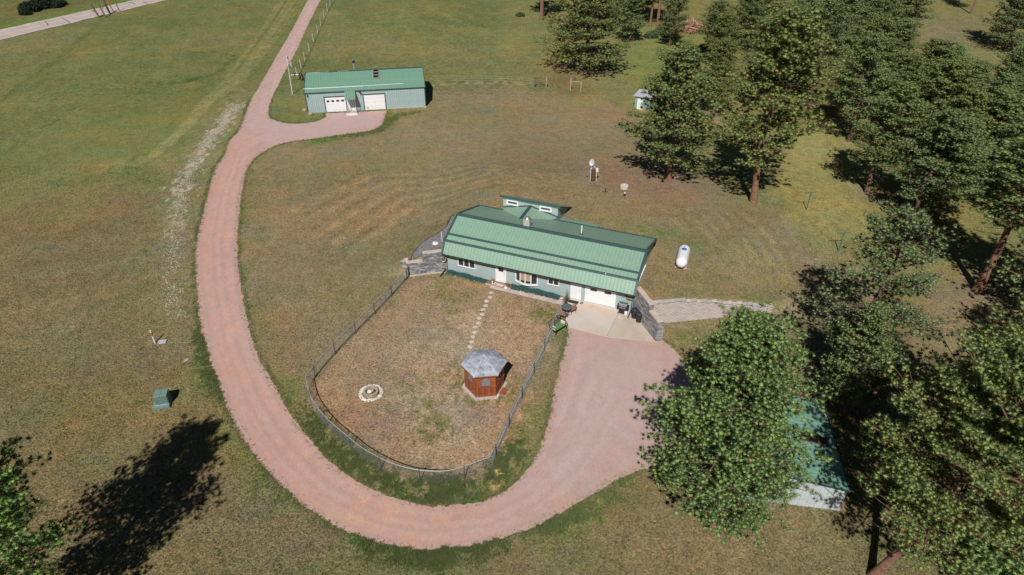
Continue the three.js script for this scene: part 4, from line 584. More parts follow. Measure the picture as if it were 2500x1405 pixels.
// ---------------------------------------------------------------- the garage building by the drive
{
  const B0 = V3(-28.52, 0, -92.37), ang = 9.128 * Math.PI / 180, t = thing('garage_building', 'long metal-clad garage with green gable roof, two white doors and a porch', 'garage', B0, ang), Wd = 16.4, D = 8.6, e = 2.9, rg = 4.3;
  const wallM = mat('barnWall', C(.34, .44, .44), { roughness: .6, map: gSoft });
  const body = poly([[0.06, 0], [0.06, e - .05], [4.5, rg - .08], [D, e + .12], [D, 0]], .1); body.rotateY(Math.PI / 2);
  const X = V3(1, 0, 0), dn = V3(0, -1, 0), out = V3(0, 0, 1);
  for (const x of [.05, Wd - .15]) { const g = body.clone(); g.translate(x, 0, 0); obj('wall', g, wallM, t); }
  obj('wall', bx(Wd - .3, e, .1, Wd / 2, e / 2, -D + .1), wallM, t); obj('wall', bx(Wd - .3, e - .1, .05, Wd / 2, (e - .1) / 2, -.06), wallM, t);
  // cladding sheets left and right of each opening
  for (const [a, b, y0] of [[0, 2.42, 0], [2.42, 5.42, 2.24], [5.42, 7.72, 0], [7.72, 10.92, 2.3], [10.92, Wd, 0]]) { const n = Math.max(1, Math.round((b - a) / .9)); ribbed(t, 'wall_panel', { o: V3(a, e, -.03), along: X, slope: dn, up: out, L: e - y0 - .04, pw: (b - a) / n, n, rib: (b - a) / n / 3, h: .045, m: wallM }); }
  obj('base_trim', bx(5.4, .06, .05, 13.66, .03, 0), capM, t);
  for (const x of [.0, Wd]) obj('corner_trim', bx(.12, e, .12, x, e / 2, -.02), trimDark, t);
  const s = V3(0, -(rg - e), 4.5).normalize(), up = V3(0, 4.5, rg - e).normalize(), L = Math.hypot(4.6, (rg - e) * 4.6 / 4.5), s2 = V3(0, -(rg - e - .12), -(D - 4.5)).normalize(), up2 = V3(0, D - 4.5, -(rg - e - .12)).normalize();
  ribbed(t, 'roof_panel', { o: V3(-.08, rg, -4.5), along: X, slope: s, up, L, pw: (Wd + .16) / 18, n: 18, rib: (Wd + .16) / 54, m: barnRoofM }); ribbed(t, 'roof_panel', { o: V3(-.08, rg, -4.5), along: X, slope: s2, up: up2, L: 4.4, pw: (Wd + .16) / 18, n: 18, rib: (Wd + .16) / 54, m: barnRoofM });
  obj('ridge_cap', [bar([-.1, rg + .03, -4.42], [Wd + .1, rg + .03, -4.42], .22, .03, V3(0, 1, .3)), bar([-.1, rg + .03, -4.58], [Wd + .1, rg + .03, -4.58], .22, .03, V3(0, 1, -.3))], trimDark, t);
  obj('eave_trim', bx(Wd + .2, .1, .06, Wd / 2, e - .03, .11), trimDark, t);
  for (const x of [-.1, Wd + .1]) obj('rake_trim', [bar([x, rg, -4.5], [x, e - .03, .1], .1, .14), bar([x, rg, -4.5], [x, e + .1, -D], .1, .14)], trimDark, t);
  // white strips on the roof
  { const y = (v) => e + (rg - e) / 4.5 * v + .06; obj('roof_strip', bar([-.2, y(.8), -.8], [8, y(.8), -.8], .13, .07), white, t); obj('roof_strip', bar([8, y(.82), -.82], [13.5, y(.88), -.88], .06, .05), white, t); obj('roof_strip', bar([.1, y(4.32), -4.32], [3.2, y(4.36), -4.36], .06, .03), white, t); obj('roof_strip', bar([4.4, y(4.38), -4.38], [6, y(4.4), -4.4], .05, .03), white, t);
    const pm = mat('solar', [.012, .012, .02], { roughness: .3 }), fm = mat('solarF', [.36, .3, .27], { roughness: .6 }); for (let i = 0; i < 3; i++) { const v = 2.65 + i * .68; const p = obj('roof_window', bar([9.35, y(v) + .04, -v], [10.2, y(v) + .04, -v], .64, .08, V3(0, 4.5, 1.4).normalize()), fm, t); obj('pane', bar([9.4, y(v) + .085, -v], [10.15, y(v) + .085, -v], .5, .02, V3(0, 4.5, 1.4).normalize()), pm, p); }
    obj('roof_window', bar([10.0, y(2.5) + .1, -2.5], [10.25, y(2.5) + .1, -2.5], .12, .03), mat('rust', [.5, .2, .09]), t); }
  { const ch = obj('stove_pipe', [cyl(.17, .17, 1.5, 6.75, 4.2, -5.0, 14)], galv, t); obj('pipe_band', cyl(.185, .185, .3, 6.75, 5.25, -5.0, 14), black, ch); obj('pipe_cap', [cyl(.24, .24, .1, 6.75, 5.62, -5.0, 14)], steel, ch); }
  garageDoor(t, 3.92, 0, 2.8, 2.12, 4, [-1, -.34, .34, 1].map((x) => [x, 1.56, .38, .28]), { f: .1, dark: true }); garageDoor(t, 9.3, 0, 2.9, 2.2, 4, [[-1.05, .32, .12, .22], [0, 1.05, .05, .04]], { f: .1, dark: true });
  // porch: lean-to roof on two posts over the side door
  entryDoor(t, 6.02, -.03, .92, 2.0, { y: .05 });
  { const o = V3(5.36, 2.94, .05), sl = V3(0, -.62, 1.35).normalize(), u2 = V3(0, 1.35, .62).normalize(); ribbed(t, 'porch_roof', { o, along: X, slope: sl, up: u2, L: 1.5, pw: 1.42, n: 1, rib: 1.42 / 5, m: barnRoofM }); obj('porch_fascia', bx(1.44, .22, .05, 6.07, 2.2, 1.42), barnRoofM, t); obj('porch_fascia', poly([[0, 2.94], [1.4, 2.3], [1.4, 2.12], [0, 2.3]], .04).rotateY(-Math.PI / 2).translate(6.8, 0, 0), barnRoofM, t); obj('porch_fascia', poly([[0, 2.94], [1.4, 2.3], [1.4, 2.12], [0, 2.3]], .04).rotateY(-Math.PI / 2).translate(5.4, 0, 0), barnRoofM, t); }
  for (const x of [5.44, 6.7]) obj('porch_post', rod([x, 0, 1.36], [x, 2.15, 1.36], .035), galv, t);
  for (const x of [5.44, 6.7]) obj('porch_rail', [rod([x, .9, .05], [x, .9, 1.36], .025), rod([x, .45, .05], [x, .45, 1.36], .02)], galv, t);
  obj('doorstep', rbx(1.5, .14, .5, .02, 6.08, .07, 1.5), whiteMatte, t); obj('doorstep', bx(1.3, .1, 1.3, 6.07, .05, .6), concrete, t);
  obj('roof_brace', rod([6.95, 2.3, .04], [7.05, 1.55, .1], .03), mat('yellowPole', [.5, .4, .1]), t);
  { const l = obj('wall_lamp', [rod([7.45, 2.7, .02], [7.45, 2.72, .25], .04), new THREE.SphereGeometry(.1, 10, 8).translate(7.38, 2.66, .28), new THREE.SphereGeometry(.1, 10, 8).translate(7.52, 2.66, .28)], black, t); }
  { const m = obj('meter', bx(.16, .3, .1, .3, 2.45, .03), black, t); }
  const rk = mat('rockTan', C(.36, .27, .2), { roughness: 1, map: gStrong });
  for (const [u, v, q, nm] of [[.35, -.5, .36, 'tan boulder at the garage corner nearest the flagpole'], [16.3, -.4, .26, 'small pale rock at the far garage corner by the plain wall'], [-.6, 1.2, .3, 'grey rock in the grass along the garage end wall']]) { const o = obj('boulder', bumpy(q, 7 + u, 1.2, .7, 1, 2), rk); o.position.copy(t.localToWorld(V3(u, q * .3, -v))); tag(o, nm, 'rock'); }
}
// ---------------------------------------------------------------- shed under the big pine
{
  const B0 = V3(15.26, 0, -26.85), ang = -9.12 * Math.PI / 180, t = thing('storage_shed', 'metal shed with green lean roof and pale ribbed wall, half hidden under the big pine', 'shed', B0, ang), x0 = -1.2, x1 = 4.52, D = 7.2, hL = 2.85, hR = 1.9;
  const wm = mat('shedWall', C(.50, .56, .57), { roughness: .5, map: gSoft }), hh = (x) => lerp(hL, hR, (x - x0) / (x1 - x0)), n = 12, w = (x1 - x0) / n;
  for (let i = 0; i < n; i++) { const a = x0 + w * i; const g = poly([[a, 0], [a + w - .06, 0], [a + w - .06, hh(a + w - .06) - .05], [a, hh(a) - .05]], .05); obj('wall_panel', [g, bx(.05, hh(a + w) - .06, .04, a + w - .03, hh(a + w) / 2 - .03, .05)], wm, t); }
  obj('wall', [bx(.08, hR - .05, D - .2, x1 - .04, hR / 2, -D / 2)], wm, t); obj('wall', [bx(.08, hL - .05, D - .2, x0 + .04, hL / 2, -D / 2)], wm, t); obj('wall', poly([[x0, 0], [x1, 0], [x1, hR - .05], [x0, hL - .05]], .08).translate(0, 0, -D + .1), wm, t);
  const al = V3(0, 0, -1), sl = V3(x1 - x0, hR - hL, 0).normalize(), up = V3(hL - hR, x1 - x0, 0).normalize(); ribbed(t, 'roof_panel', { o: V3(x0 - .1, hL + .03, .1), along: al, slope: sl, up, L: 5.95, pw: (D + .2) / 8, n: 8, rib: (D + .2) / 24, m: barnRoofM });
  obj('rake_trim', bar([x0 - .1, hL, .12], [x1 + .12, hR - .03, .12], .05, .14), trimDark, t); obj('eave_trim', bx(.06, .1, D + .2, x1 + .13, hR - .05, -D / 2), trimDark, t);
  const pm = mat('solar', [.012, .012, .02]), fm = mat('shedSolar', [.12, .06, .045], { roughness: .6 });
  for (let i = 0; i < 3; i++) { const u = 2.55 + i * .62; const f = obj('roof_window', bar([u, hh(u) + .09, -3.85], [u, hh(u) + .09, -3.15], .6, .08, up), fm, t); obj('pane', bar([u, hh(u) + .14, -3.8], [u, hh(u) + .14, -3.2], .5, .02, up), pm, f); }
}
// small shed beyond the lawn
{
  const p = gnd(1572, 262), t = thing('small_shed', 'small shed with pale grey roof half hidden behind the pine near the far fence', 'shed', p, -.5);
  obj('wall', [bx(2.2, 1.7, 2.0, 0, .85, 0)], mat('shedGreen', C(.22, .34, .28), { map: gSoft }), t); obj('roof', bar([0, 1.82, 1.25], [0, 2.05, -1.25], 2.6, .08), mat('shedRoof', C(.42, .43, .47), { map: gSoft }), t); obj('door', bx(.8, 1.5, .04, -.3, .75, 1.02), white, t);
}
// ---------------------------------------------------------------- things on the lawn behind the house
{
  const a = gnd(1659, 668), b = gnd(1671, 617), mid = a.clone().lerp(b, .5), dir = b.clone().sub(a), t = thing('propane_tank', 'white capsule gas tank with blue domed lid lying on the lawn', 'gas tank', mid, Math.atan2(dir.x, dir.z)), r = .5, L = 2.0, y = .68;
  const tankM = mat('tank', [.80, .81, .83], { roughness: .3 }); const body = new THREE.CapsuleGeometry(r, L, 12, 28); body.rotateX(Math.PI / 2); body.translate(0, y, 0); obj('tank', body, tankM, t);
  obj('lid', [new THREE.SphereGeometry(.22, 16, 8, 0, 6.3, 0, 1.57).scale(1, .6, 1).translate(0, y + r - .02, .38), cyl(.22, .22, .06, 0, y + r - .06, .38, 16)], mat('blueLid', [.03, .13, .42], { roughness: .4 }), t);
  for (const z of [.78, -.55]) obj('lug', bx(.07, .07, .05, 0, y + r + .02, z), black, t);
  for (const z of [.75, -.75]) { obj('foot', bx(.7, .3, .14, 0, .17, z), mat('tankFoot', [.5, .5, .5]), t); obj('pad', bx(1.0, .08, .4, 0, .04, z), capM, t); }
}
{
  const p = gnd(1447, 443), t = thing('satellite_dish', 'satellite dish on a white post frame with a red-brown board on the lawn', 'satellite dish', p, .1);
  obj('post', rod([-.28, 0, 0], [-.3, 1.55, 0], .032), white, t); obj('post', rod([.42, 0, 0], [.3, 1.5, 0], .032), white, t); obj('crossbar', tube([[-.3, 1.5, 0], [0, 1.72, 0], [.3, 1.48, 0]], .032), white, t);
  for (let i = 0; i < 4; i++) obj('board', bx(.12, 1.25, .06, -.16 + i * .13, .78, 0), brownM, t);
  obj('meter_box', [bx(.24, .4, .18, .38, 1.35, .06)], whiteMatte, t);
  const d = []; for (let i = 0; i <= 8; i++) d.push(new THREE.Vector2(.36 * i / 8 + .001, .12 * (i / 8) ** 2)); const g = new THREE.LatheGeometry(d, 24); g.rotateX(Math.PI / 2); g.scale(.8, 1.1, 1); g.rotateX(-.35); g.rotateY(-.6); g.translate(-.2, 2.25, .05); obj('dish', g, mat('dish', [.46, .48, .52], { roughness: .5 }), t);
  obj('feed_arm', [rod([-.3, 1.95, .1], [-.85, 2.1, .55], .025), bx(.1, .1, .14, -.87, 2.12, .57)], galv, t); obj('mast', rod([-.1, 1.6, 0], [-.18, 2.2, 0], .04), galv, t);
}
{
  const p = gnd(1524, 460), o = thing('well_cap', 'round white concrete well ring standing on the lawn', 'well', p); const cm = mat('well', C(.56, .53, .49), { roughness: .9, map: gRough }); obj('ring', cyl(.42, .42, .3, 0, 0, 0, 20), cm, o); obj('cover', cyl(.44, .42, .06, 0, .3, 0, 20), cm, o);
  const q = gnd(1525, 478), u = thing('standpipe', 'short dark standpipe with pale top in front of the white well ring', 'pipe', q); obj('pipe', cyl(.06, .06, .28), black, u); obj('cap', cyl(.09, .08, .1, 0, .28, 0), whiteMatte, u); obj('base', cyl(.16, .14, .08), blackRough, u);
  const w = gnd(1478, 469), s = thing('lawn_sprinkler', 'small dark sprinkler on the lawn near the satellite dish', 'sprinkler', w); obj('base', [rod([-.3, .03, 0], [.3, .03, 0], .03), rod([0, .03, -.25], [0, .03, .25], .03)], black, s); obj('head', [cyl(.03, .03, .35), bx(.14, .08, .08, 0, .36, 0)], black, s);
}
{
  const gm = mat('greenPole', [.02, .17, .12], { roughness: .6 }); const mk = (px, py, label, turn) => { const p = gnd(px, py), t = thing('clothesline_post', label, 'clothesline post', p, turn, 'green clothesline posts'); obj('post', rod([0, 0, 0], [.03, 2.0, 0], .045), gm, t); obj('crossbar', rod([-.68, 2.0, 0], [.7, 2.0, 0], .035), gm, t); return t; };
  mk(1969, 513, 'green T-shaped clothesline post standing in sunlit grass', .15); mk(2047, 614, 'green T-shaped clothesline post standing in pine shade', .15);
}
// ---------------------------------------------------------------- roadside and meadow things near the drive
{
  const p = at(378, 838), t = thing('marker_post', 'white utility marker post with an orange band beside the concrete lid', 'marker post', p); obj('post', rod([0, 0, 0], [-.02, 1.0, 0], .055, .055, 10), white, t); obj('band', rod([-.013, .72, 0], [-.022, 1.06, 0], .06, .06, 10), mat('orange', [.62, .1, .02], { roughness: .5 }), t); obj('cap', rod([-.022, 1.06, 0], [-.026, 1.26, 0], .058, .058, 10), white, t);
  const q = at(396, 836), l = obj('utility_lid', rbx(.62, .08, .46, .03), mat('lid', C(.42, .42, .43), { roughness: .9, map: gRough })); l.position.set(q.x, .05, q.z); l.rotation.y = .15; tag(l, 'flat pale grey utility lid in the grass by the orange-banded post', 'utility cover');
  const r = at(454, 880), o = obj('flat_stone', bumpy(.26, 17, .6, .12, 1.0, 1), mat('rockPink', [.45, .36, .32], { roughness: 1 })); o.position.set(r.x, .03, r.z); o.rotation.y = -.5; tag(o, 'pinkish flat stone in the grass between the drive and the green cabinet', 'stone');
  const a = at(374, 1002), b = at(414, 996), c = at(412, 990); const tt = thing('transformer_box', 'green pad-mounted utility cabinet standing in the meadow grass', 'utility cabinet', a.clone().lerp(b, .5), Math.atan2(-(b.z - a.z), b.x - a.x)), cm = mat('xfmr', C(.12, .19, .165), { roughness: .5, map: gSoft });
  obj('pad', rbx(1.12, .3, 1.1, .02, 0, .1, -.5), mat('xfmrPad', C(.16, .23, .21), { map: gSoft }), tt); const cab = obj('cabinet', rbx(.86, .74, .78, .02, .1, .6, -.58), cm, tt); obj('lid', [rbx(.43, .05, .84, .02, -.12, .99, -.56), rbx(.43, .05, .84, .02, .32, .99, -.56)], mat('xfmrLid', C(.14, .215, .19), { roughness: .5 }), tt); obj('front_panel', rbx(.8, .5, .02, .008, .1, .55, -.18), cm, cab); obj('lip', bx(.98, .04, .06, .05, .27, -.12), mat('xfmrEdge', [.3, .4, .4]), tt); for (const x of [-.1, .4]) obj('latch', bx(.06, .1, .06, x, .27, -.08), mat('xfmrEdge', [.3, .4, .4]), tt);
}
{
  const p = at(713.7, 230.3), t = thing('flagpole', 'white flagpole standing in the grass beside the garage building', 'flagpole', p); obj('pole', rod([0, 0, 0], [.15, 5.9, 0], .06, .04, 8), white, t); obj('ball', new THREE.SphereGeometry(.08, 10, 8).translate(.15, 5.95, 0), steel, t);
  // the flag hangs in folds from the top
  const cv = document.createElement('canvas'); cv.width = 380; cv.height = 200; const x = cv.getContext('2d'); for (let i = 0; i < 13; i++) { x.fillStyle = i % 2 ? '#d8d4d4' : '#8c2436'; x.fillRect(0, i * 200 / 13, 380, 200 / 13 + 1); } x.fillStyle = '#39406a'; x.fillRect(0, 0, 152, 200 * 7 / 13); x.fillStyle = '#d8d4d4'; for (let r = 0; r < 9; r++) for (let c = 0; c < (r % 2 ? 5 : 6); c++) { x.beginPath(); x.arc(13 + c * 25 + (r % 2 ? 12.5 : 0), 10 + r * 11, 3.4, 0, 7); x.fill(); }
  const tx = new THREE.CanvasTexture(cv); tx.colorSpace = THREE.SRGBColorSpace; const g = new THREE.PlaneGeometry(1.75, 1.0, 30, 12), q = g.attributes.position; for (let i = 0; i < q.count; i++) { const s = (q.getX(i) + .875) / 1.75, v = q.getY(i); q.setXYZ(i, s * .62 + .1 * Math.sin(s * 9), v * .85 - s * 1.05, .16 * Math.sin(s * 11 + v * 1.5) * s); } g.computeVertexNormals(); g.translate(0, 5.3, 0);
  const f = shadowy(new THREE.Mesh(g, new THREE.MeshStandardMaterial({ map: tx, side: THREE.DoubleSide, roughness: .9 }))); f.name = numbered('flag'); f.position.copy(p).add(V3(.15, 0, 0)); f.rotation.y = -.15; scene.add(f); tag(f, 'red, white and blue striped flag hanging in folds from the white flagpole', 'flag');
}
{
  const p = at(712, 199), q = at(736, 198), d = q.clone().sub(p), t = thing('rail_gate', 'white pipe rail with dark post between the flagpole and the garage', 'gate', p, -Math.atan2(d.z, d.x)), L = d.length(); obj('post', rod([L + .4, 0, 0], [L + .1, 1.3, 0], .11), black, t); obj('rail', rod([0, 1.0, 0], [L + .2, 1.05, 0], .05), white, t); obj('post', rod([0, 0, 0], [0, 1.1, 0], .06), galv, t); obj('hanging_tack', [rod([1.4, .2, 0], [1.35, 1.25, 0], .12), rod([.6, .8, 0], [.65, 1.25, 0], .1)], blackRough, t);
}
// white posts of the drive fence, with wire
{
  const base = [[725.5, 187], [735, 166], [744, 149], [755, 125], [765, 102], [775, 80], [783, 62], [791, 45], [799, 27], [806, 15], [813, 2]], wm = mat('tpost', [.62, .61, .58], { roughness: .7 }), postLabel = (i) => `thin white fence post along the upper drive, ${['nearest the garage building', 'second from the garage', 'third from the garage', 'fourth from the garage', 'fifth from the garage', 'sixth from the garage', 'seventh from the garage', 'eighth from the garage', 'ninth from the garage', 'second to last up the drive', 'farthest up the drive'][i]}`; let first;
  base.forEach(([x, y], i) => { const p = at(x, y); if (!i) { first = thing('fence_post', postLabel(0), 'fence post', p, 0, 'white posts along the upper drive'); obj('stake', rod([0, 0, 0], [-.05, 1.45, 0], .055, .05), wm, first); obj('wire_clip', [1.2, .8].map((h) => bx(.14, .04, .14, 0, h, 0)), galv, first); } else copyOf(first, p, i * .4, postLabel(i)); });
  const P = base.map(([x, y]) => at(x, y)); const w = []; for (const h of [.5, .85, 1.2]) for (let i = 0; i < P.length - 1; i++) w.push(rod([P[i].x, h, P[i].z], [P[i + 1].x, h, P[i + 1].z], .012, .012, 4)); tag(obj('fence_wire', w, galv), 'three strands of wire strung between the white posts beside the upper drive', 'wire', null, 'stuff');
}
// wooden brace frames where the cross fence ends
{
  const wm = mat('greyWood', C(.34, .31, .27), { roughness: 1, map: gStrong }), dk = mat('darkWood', C(.11, .09, .075), { roughness: 1 });
  const mk = (name, a, b, h0, h1, m0, m1, label, mr) => { const A = gnd(...a), B = gnd(...b), d = B.clone().sub(A), t = thing(name, label, 'fence brace', A, -Math.atan2(d.z, d.x)), L = Math.hypot(d.x, d.z); obj('post', rod([0, 0, 0], [0, h0, 0], .11), m0, t); obj('post', rod([L, 0, 0], [L, h1, 0], .11), m1, t); obj('rail', rod([0, Math.min(h0, h1) - .1, 0], [L, Math.min(h0, h1) - .08, 0], .055), mr, t); return t; };
  mk('fence_brace', [1305.5, 214], [1333.5, 215], 1.6, 1.6, dk, wm, 'wooden brace of one dark and one pale post where the meadow fence ends', dk); mk('fence_brace', [1393, 221], [1418, 223], 1.9, 1.5, wm, wm, 'weathered grey brace of two posts facing the gap in the meadow fence', wm);
  const sp = mat('steelPost', [.09, .1, .08]); [[1182, 205], [1243, 206], [1120, 205]].forEach(([x, y], i) => { const p = gnd(x, y), o = obj('fence_stake', rod([0, 0, 0], [0, 1.3, 0], .03), sp); o.position.copy(p); tag(o, ['middle one of three thin steel stakes in the cross fence past the garage', 'thin steel cross fence stake nearest the dark wooden brace post', 'thin steel cross fence stake nearest the garage building'][i], 'fence stake', 'stakes of the cross fence'); });
  const W = []; const P = [[1060, 205], [1120, 205], [1182, 205], [1243, 206], [1305, 213]].map(([x, y]) => gnd(x, y)); for (const h of [.5, .9, 1.2]) for (let i = 0; i < 4; i++) W.push(rod([P[i].x, P[i].y + h, P[i].z], [P[i + 1].x, P[i + 1].y + h, P[i + 1].z], .011, .011, 4)); tag(obj('fence_wire', W, galv), 'thin wires of the cross fence from the garage to the brace post', 'wire', null, 'stuff');
  { const p = gnd(1401, 199), o = obj('dead_sapling', [rod([0, 0, 0], [.1, 1.9, 0], .05, .02), rod([.05, 1, 0], [.3, 1.6, .1], .02), rod([.05, 1.2, 0], [-.2, 1.7, 0], .02)], dk); o.position.copy(p); tag(o, 'dark bare sapling just behind the weathered grey fence brace', 'sapling'); }
  // posts by the paved road
  const rp = (x, y, h, r, m, lean, label) => { const p = at(x, y), o = obj('road_post', rod([0, 0, 0], [lean, h, 0], r), m); o.position.copy(p); tag(o, label, 'post'); };
  rp(242, 43, 2.6, .17, dk, -.9, 'thick leaning dark post nearest the road edge in the roadside fence corner'); rp(258, 43, 2.4, .13, dk, -.6, 'shorter dark post in the middle of the roadside fence corner'); rp(268, 34, 2.8, .2, dk, -.5, 'tallest and thickest dark post of the roadside fence corner');
  { const p = at(278, 31.5), t = thing('road_marker', 'dark roadside post with a bright orange top by the fence corner', 'marker post', p); obj('post', rod([0, 0, 0], [-.45, 1.7, 0], .09), dk, t); obj('band', rod([-.45, 1.7, 0], [-.6, 2.5, 0], .12), mat('orange', [.62, .1, .02]), t); }
  rp(291, 27, 2.4, .1, mat('rustPost', [.2, .13, .1]), -.4, 'thin brown post past the orange-topped one by the road');
  { const p = at(258, 40), q = at(268, 34), o = obj('brace_rail', rod([p.x - .2, 1.6, p.z], [q.x - .4, 1.9, q.z], .08), dk); tag(o, 'slanting rail joining the two thickest posts by the paved road', 'rail'); }
  [[112, 153, 'lone pale stake in the rough grass strip along the old fence line'], [13, 232, 'pale stake near the meadow edge far from the drive']].forEach(([x, y, l]) => { const p = at(x, y), o = obj('field_stake', rod([0, 0, 0], [-.35, 1.4, 0], .03), mat('fieldStake', [.3, .3, .27])); o.position.copy(p); tag(o, l, 'stake'); });
}
// ---------------------------------------------------------------- on the patio and at the front of the house
{
  const L = (u, v, h = .05) => fromUV(u, v, h), T = -HTH;
  { const t = thing('gas_grill', 'black gas grill on a wheeled cart standing by the garage door', 'grill', L(16.6, -.42), T);
    const ls = new THREE.Shape(); ls.moveTo(-.24, 0); ls.absarc(0, 0, .24, Math.PI, 0, true); ls.lineTo(-.24, 0); const lid = new THREE.ExtrudeGeometry(ls, { depth: .66, bevelEnabled: true, bevelSize: .02, bevelThickness: .02, bevelSegments: 2, curveSegments: 14 }); lid.rotateY(Math.PI / 2); lid.translate(-.33, .84, 0); obj('lid', lid, mat('grillLid', [.15, .155, .16], { roughness: .35, metalness: .3 }), t); obj('firebox', rbx(.7, .2, .48, .03, 0, .74, 0), black, t); obj('shelf', rbx(.14, .22, .4, .02, -.42, .72, .02), black, t); obj('shelf', rbx(.14, .22, .4, .02, .42, .72, .02), black, t); obj('cabinet', bx(.62, .5, .4, 0, .36, .02), blackRough, t); obj('control_panel', [bx(.5, .07, .03, 0, .7, .26)], steel, t); for (const [x, z] of [[-.36, .22], [.36, .22], [-.36, -.2], [.36, -.2]]) obj('leg', bx(.05, .14, .05, x, .07, z), black, t); obj('gas_bottle', [cyl(.13, .13, .3, .34, .12, .3, 12), new THREE.SphereGeometry(.13, 12, 6).scale(1, .5, 1).translate(.34, .42, .3)], white, t); obj('handle', rod([-.3, .9, .3], [.3, .9, .3], .02), steel, t); }
  { const mk = (u, v, l) => { const t = thing('trash_barrel', l, 'trash can', L(u, v), 0, 'black trash barrels'); obj('bin', [cyl(.24, .29, .78, 0, 0, 0, 20)], mat('bin', [.022, .023, .03], { roughness: .5 }), t); obj('lid', [cyl(.31, .31, .05, 0, .78, 0, 20), cyl(.28, .2, .06, 0, .83, 0, 20)], mat('binLid', [.035, .037, .045], { roughness: .45 }), t); for (const s of [-1, 1]) obj('handle', bx(.05, .1, .12, s * .3, .66, 0), black, t); }; mk(17.65, -.62, 'black lidded trash barrel standing nearer the house wall and downspout'); mk(18.12, -1.02, 'black lidded trash barrel standing against the slate wall, farther from the house'); }
  const frameM = mat('iron', [.02, .019, .018], { roughness: .5 });
  { const t = thing('garden_bench', 'two-seat metal glider bench with green seat and pale cushions beside the fence', 'bench', fromUV(12.3, -4.6, .02), T - .42 + Math.PI / 2), g = [];
    obj('seat_cushion', rbx(1.15, .1, .55, .03, 0, .45, .03), mat('greenCush', [.09, .22, .06], { roughness: .9 }), t); for (const s of [-1, 1]) { obj('cushion', rbx(.16, .34, .42, .05, s * .46, .62, .0), mat('paleCush', [.62, .52, .46], { roughness: .95 }), t).rotation.z = s * -.15; obj('arm', tube([[s * .66, .05, .34], [s * .66, .66, .34], [s * .66, .7, 0], [s * .66, .64, -.3], [s * .66, .05, -.34]], .03, 24, 6), frameM, t); obj('leg', rod([s * .66, 0, -.34], [s * .66, .5, -.34], .026), frameM, t); } obj('frame', [bx(1.3, .05, .62, 0, .38, 0)], frameM, t);
    obj('backrest', [tube([[-.66, .45, -.32], [-.64, .98, -.42], [0, 1.08, -.46], [.64, .98, -.42], [.66, .45, -.32]], .028, 30, 6), ...[-.45, -.3, -.15, 0, .15, .3, .45].map((x) => rod([x, .48, -.32], [x, 1.03, -.44], .012))], frameM, t); }
  { const chair = (u, v, turn, l) => { const t = thing('patio_chair', l, 'chair', L(u, v), turn, 'patio chairs'); obj('seat', rbx(.5, .08, .48, .03, 0, .44, 0), mat('chairCush', C(.30, .16, .12), { roughness: .95, map: gStrong }), t); obj('backrest', rbx(.48, .5, .07, .03, 0, .72, -.26), mat('chairCush', [.3, .16, .12]), t); for (const [x, z] of [[-.25, .22], [.25, .22], [-.25, -.24], [.25, -.24]]) obj('leg', rod([x, 0, z], [x * .95, .44, z * .95], .018), frameM, t); for (const s of [-1, 1]) obj('arm', tube([[s * .27, .42, .22], [s * .29, .66, .2], [s * .28, .66, -.2]], .018, 12, 5), frameM, t); return t; };
    chair(12.25, -2.95, T + Math.PI - .2, 'patio chair with patterned cushion between the round table and the glider bench'); chair(12.62, -1.95, T + Math.PI / 2 + 2.6, 'dark metal patio chair tucked behind the round glass table'); }
  { const t = thing('patio_table', 'round glass patio table on dark legs beside the fence end', 'table', L(12.28, -2.25)); obj('tabletop', cyl(.46, .46, .025, 0, .7, 0, 28), mat('glassTop', [.10, .13, .13], { roughness: .08 }), t); obj('rim', new THREE.TorusGeometry(.46, .02, 8, 32).rotateX(Math.PI / 2).translate(0, .712, 0), frameM, t); for (let k = 0; k < 4; k++) { const a = k * 1.57 + .7; obj('leg', tube([[.36 * Math.cos(a), 0, .36 * Math.sin(a)], [.2 * Math.cos(a), .35, .2 * Math.sin(a)], [.38 * Math.cos(a), .7, .38 * Math.sin(a)]], .018, 10, 5), frameM, t); } }
  { const t = thing('reed_planter', 'dark round pot with tall thin dark reeds at the fence end', 'planter', L(11.95, -1.45)); obj('pot', [cyl(.16, .24, .34, 0, 0, 0, 16)], mat('pot', [.05, .025, .022], { roughness: .6 }), t); const r = rng(4), g = []; for (let i = 0; i < 12; i++) { const a = r() * 6.3; g.push(rod([.06 * Math.cos(a), .3, .06 * Math.sin(a)], [.06 * Math.cos(a) + .28 * (r() - .3), 1.3 + .8 * r(), .25 * (r() - .5)], .012, .008, 4)); } struct(obj('reeds', g, mat('reed', [.07, .065, .06]), t), 'stuff'); }
  const flatMat = (u, v, w, d, m, m2, l, turn = 0) => { const t = thing('doormat', l, 'doormat', fromUV(u, v, .052), T + turn); obj('mat', rbx(w, .02, d, .008, 0, .008, 0), m, t); if (m2) obj('inset', bx(w - .12, .01, d - .12, 0, .016, 0), m2, t); };
  flatMat(12.3, -.42, .85, .42, blackRough, null, 'dark doormat in front of the white door next to the garage door'); flatMat(5.45, -.42, .85, .5, mat('matRed', [.2, .07, .06]), mat('matPale', [.55, .44, .4]), 'pale doormat with a red-brown border at the front entry door'); flatMat(13.0, -.3, .22, .3, mat('matBrown', [.1, .06, .04]), mat('matTan', [.3, .18, .1]), 'small brown tile by the doorpost beside the garage door');
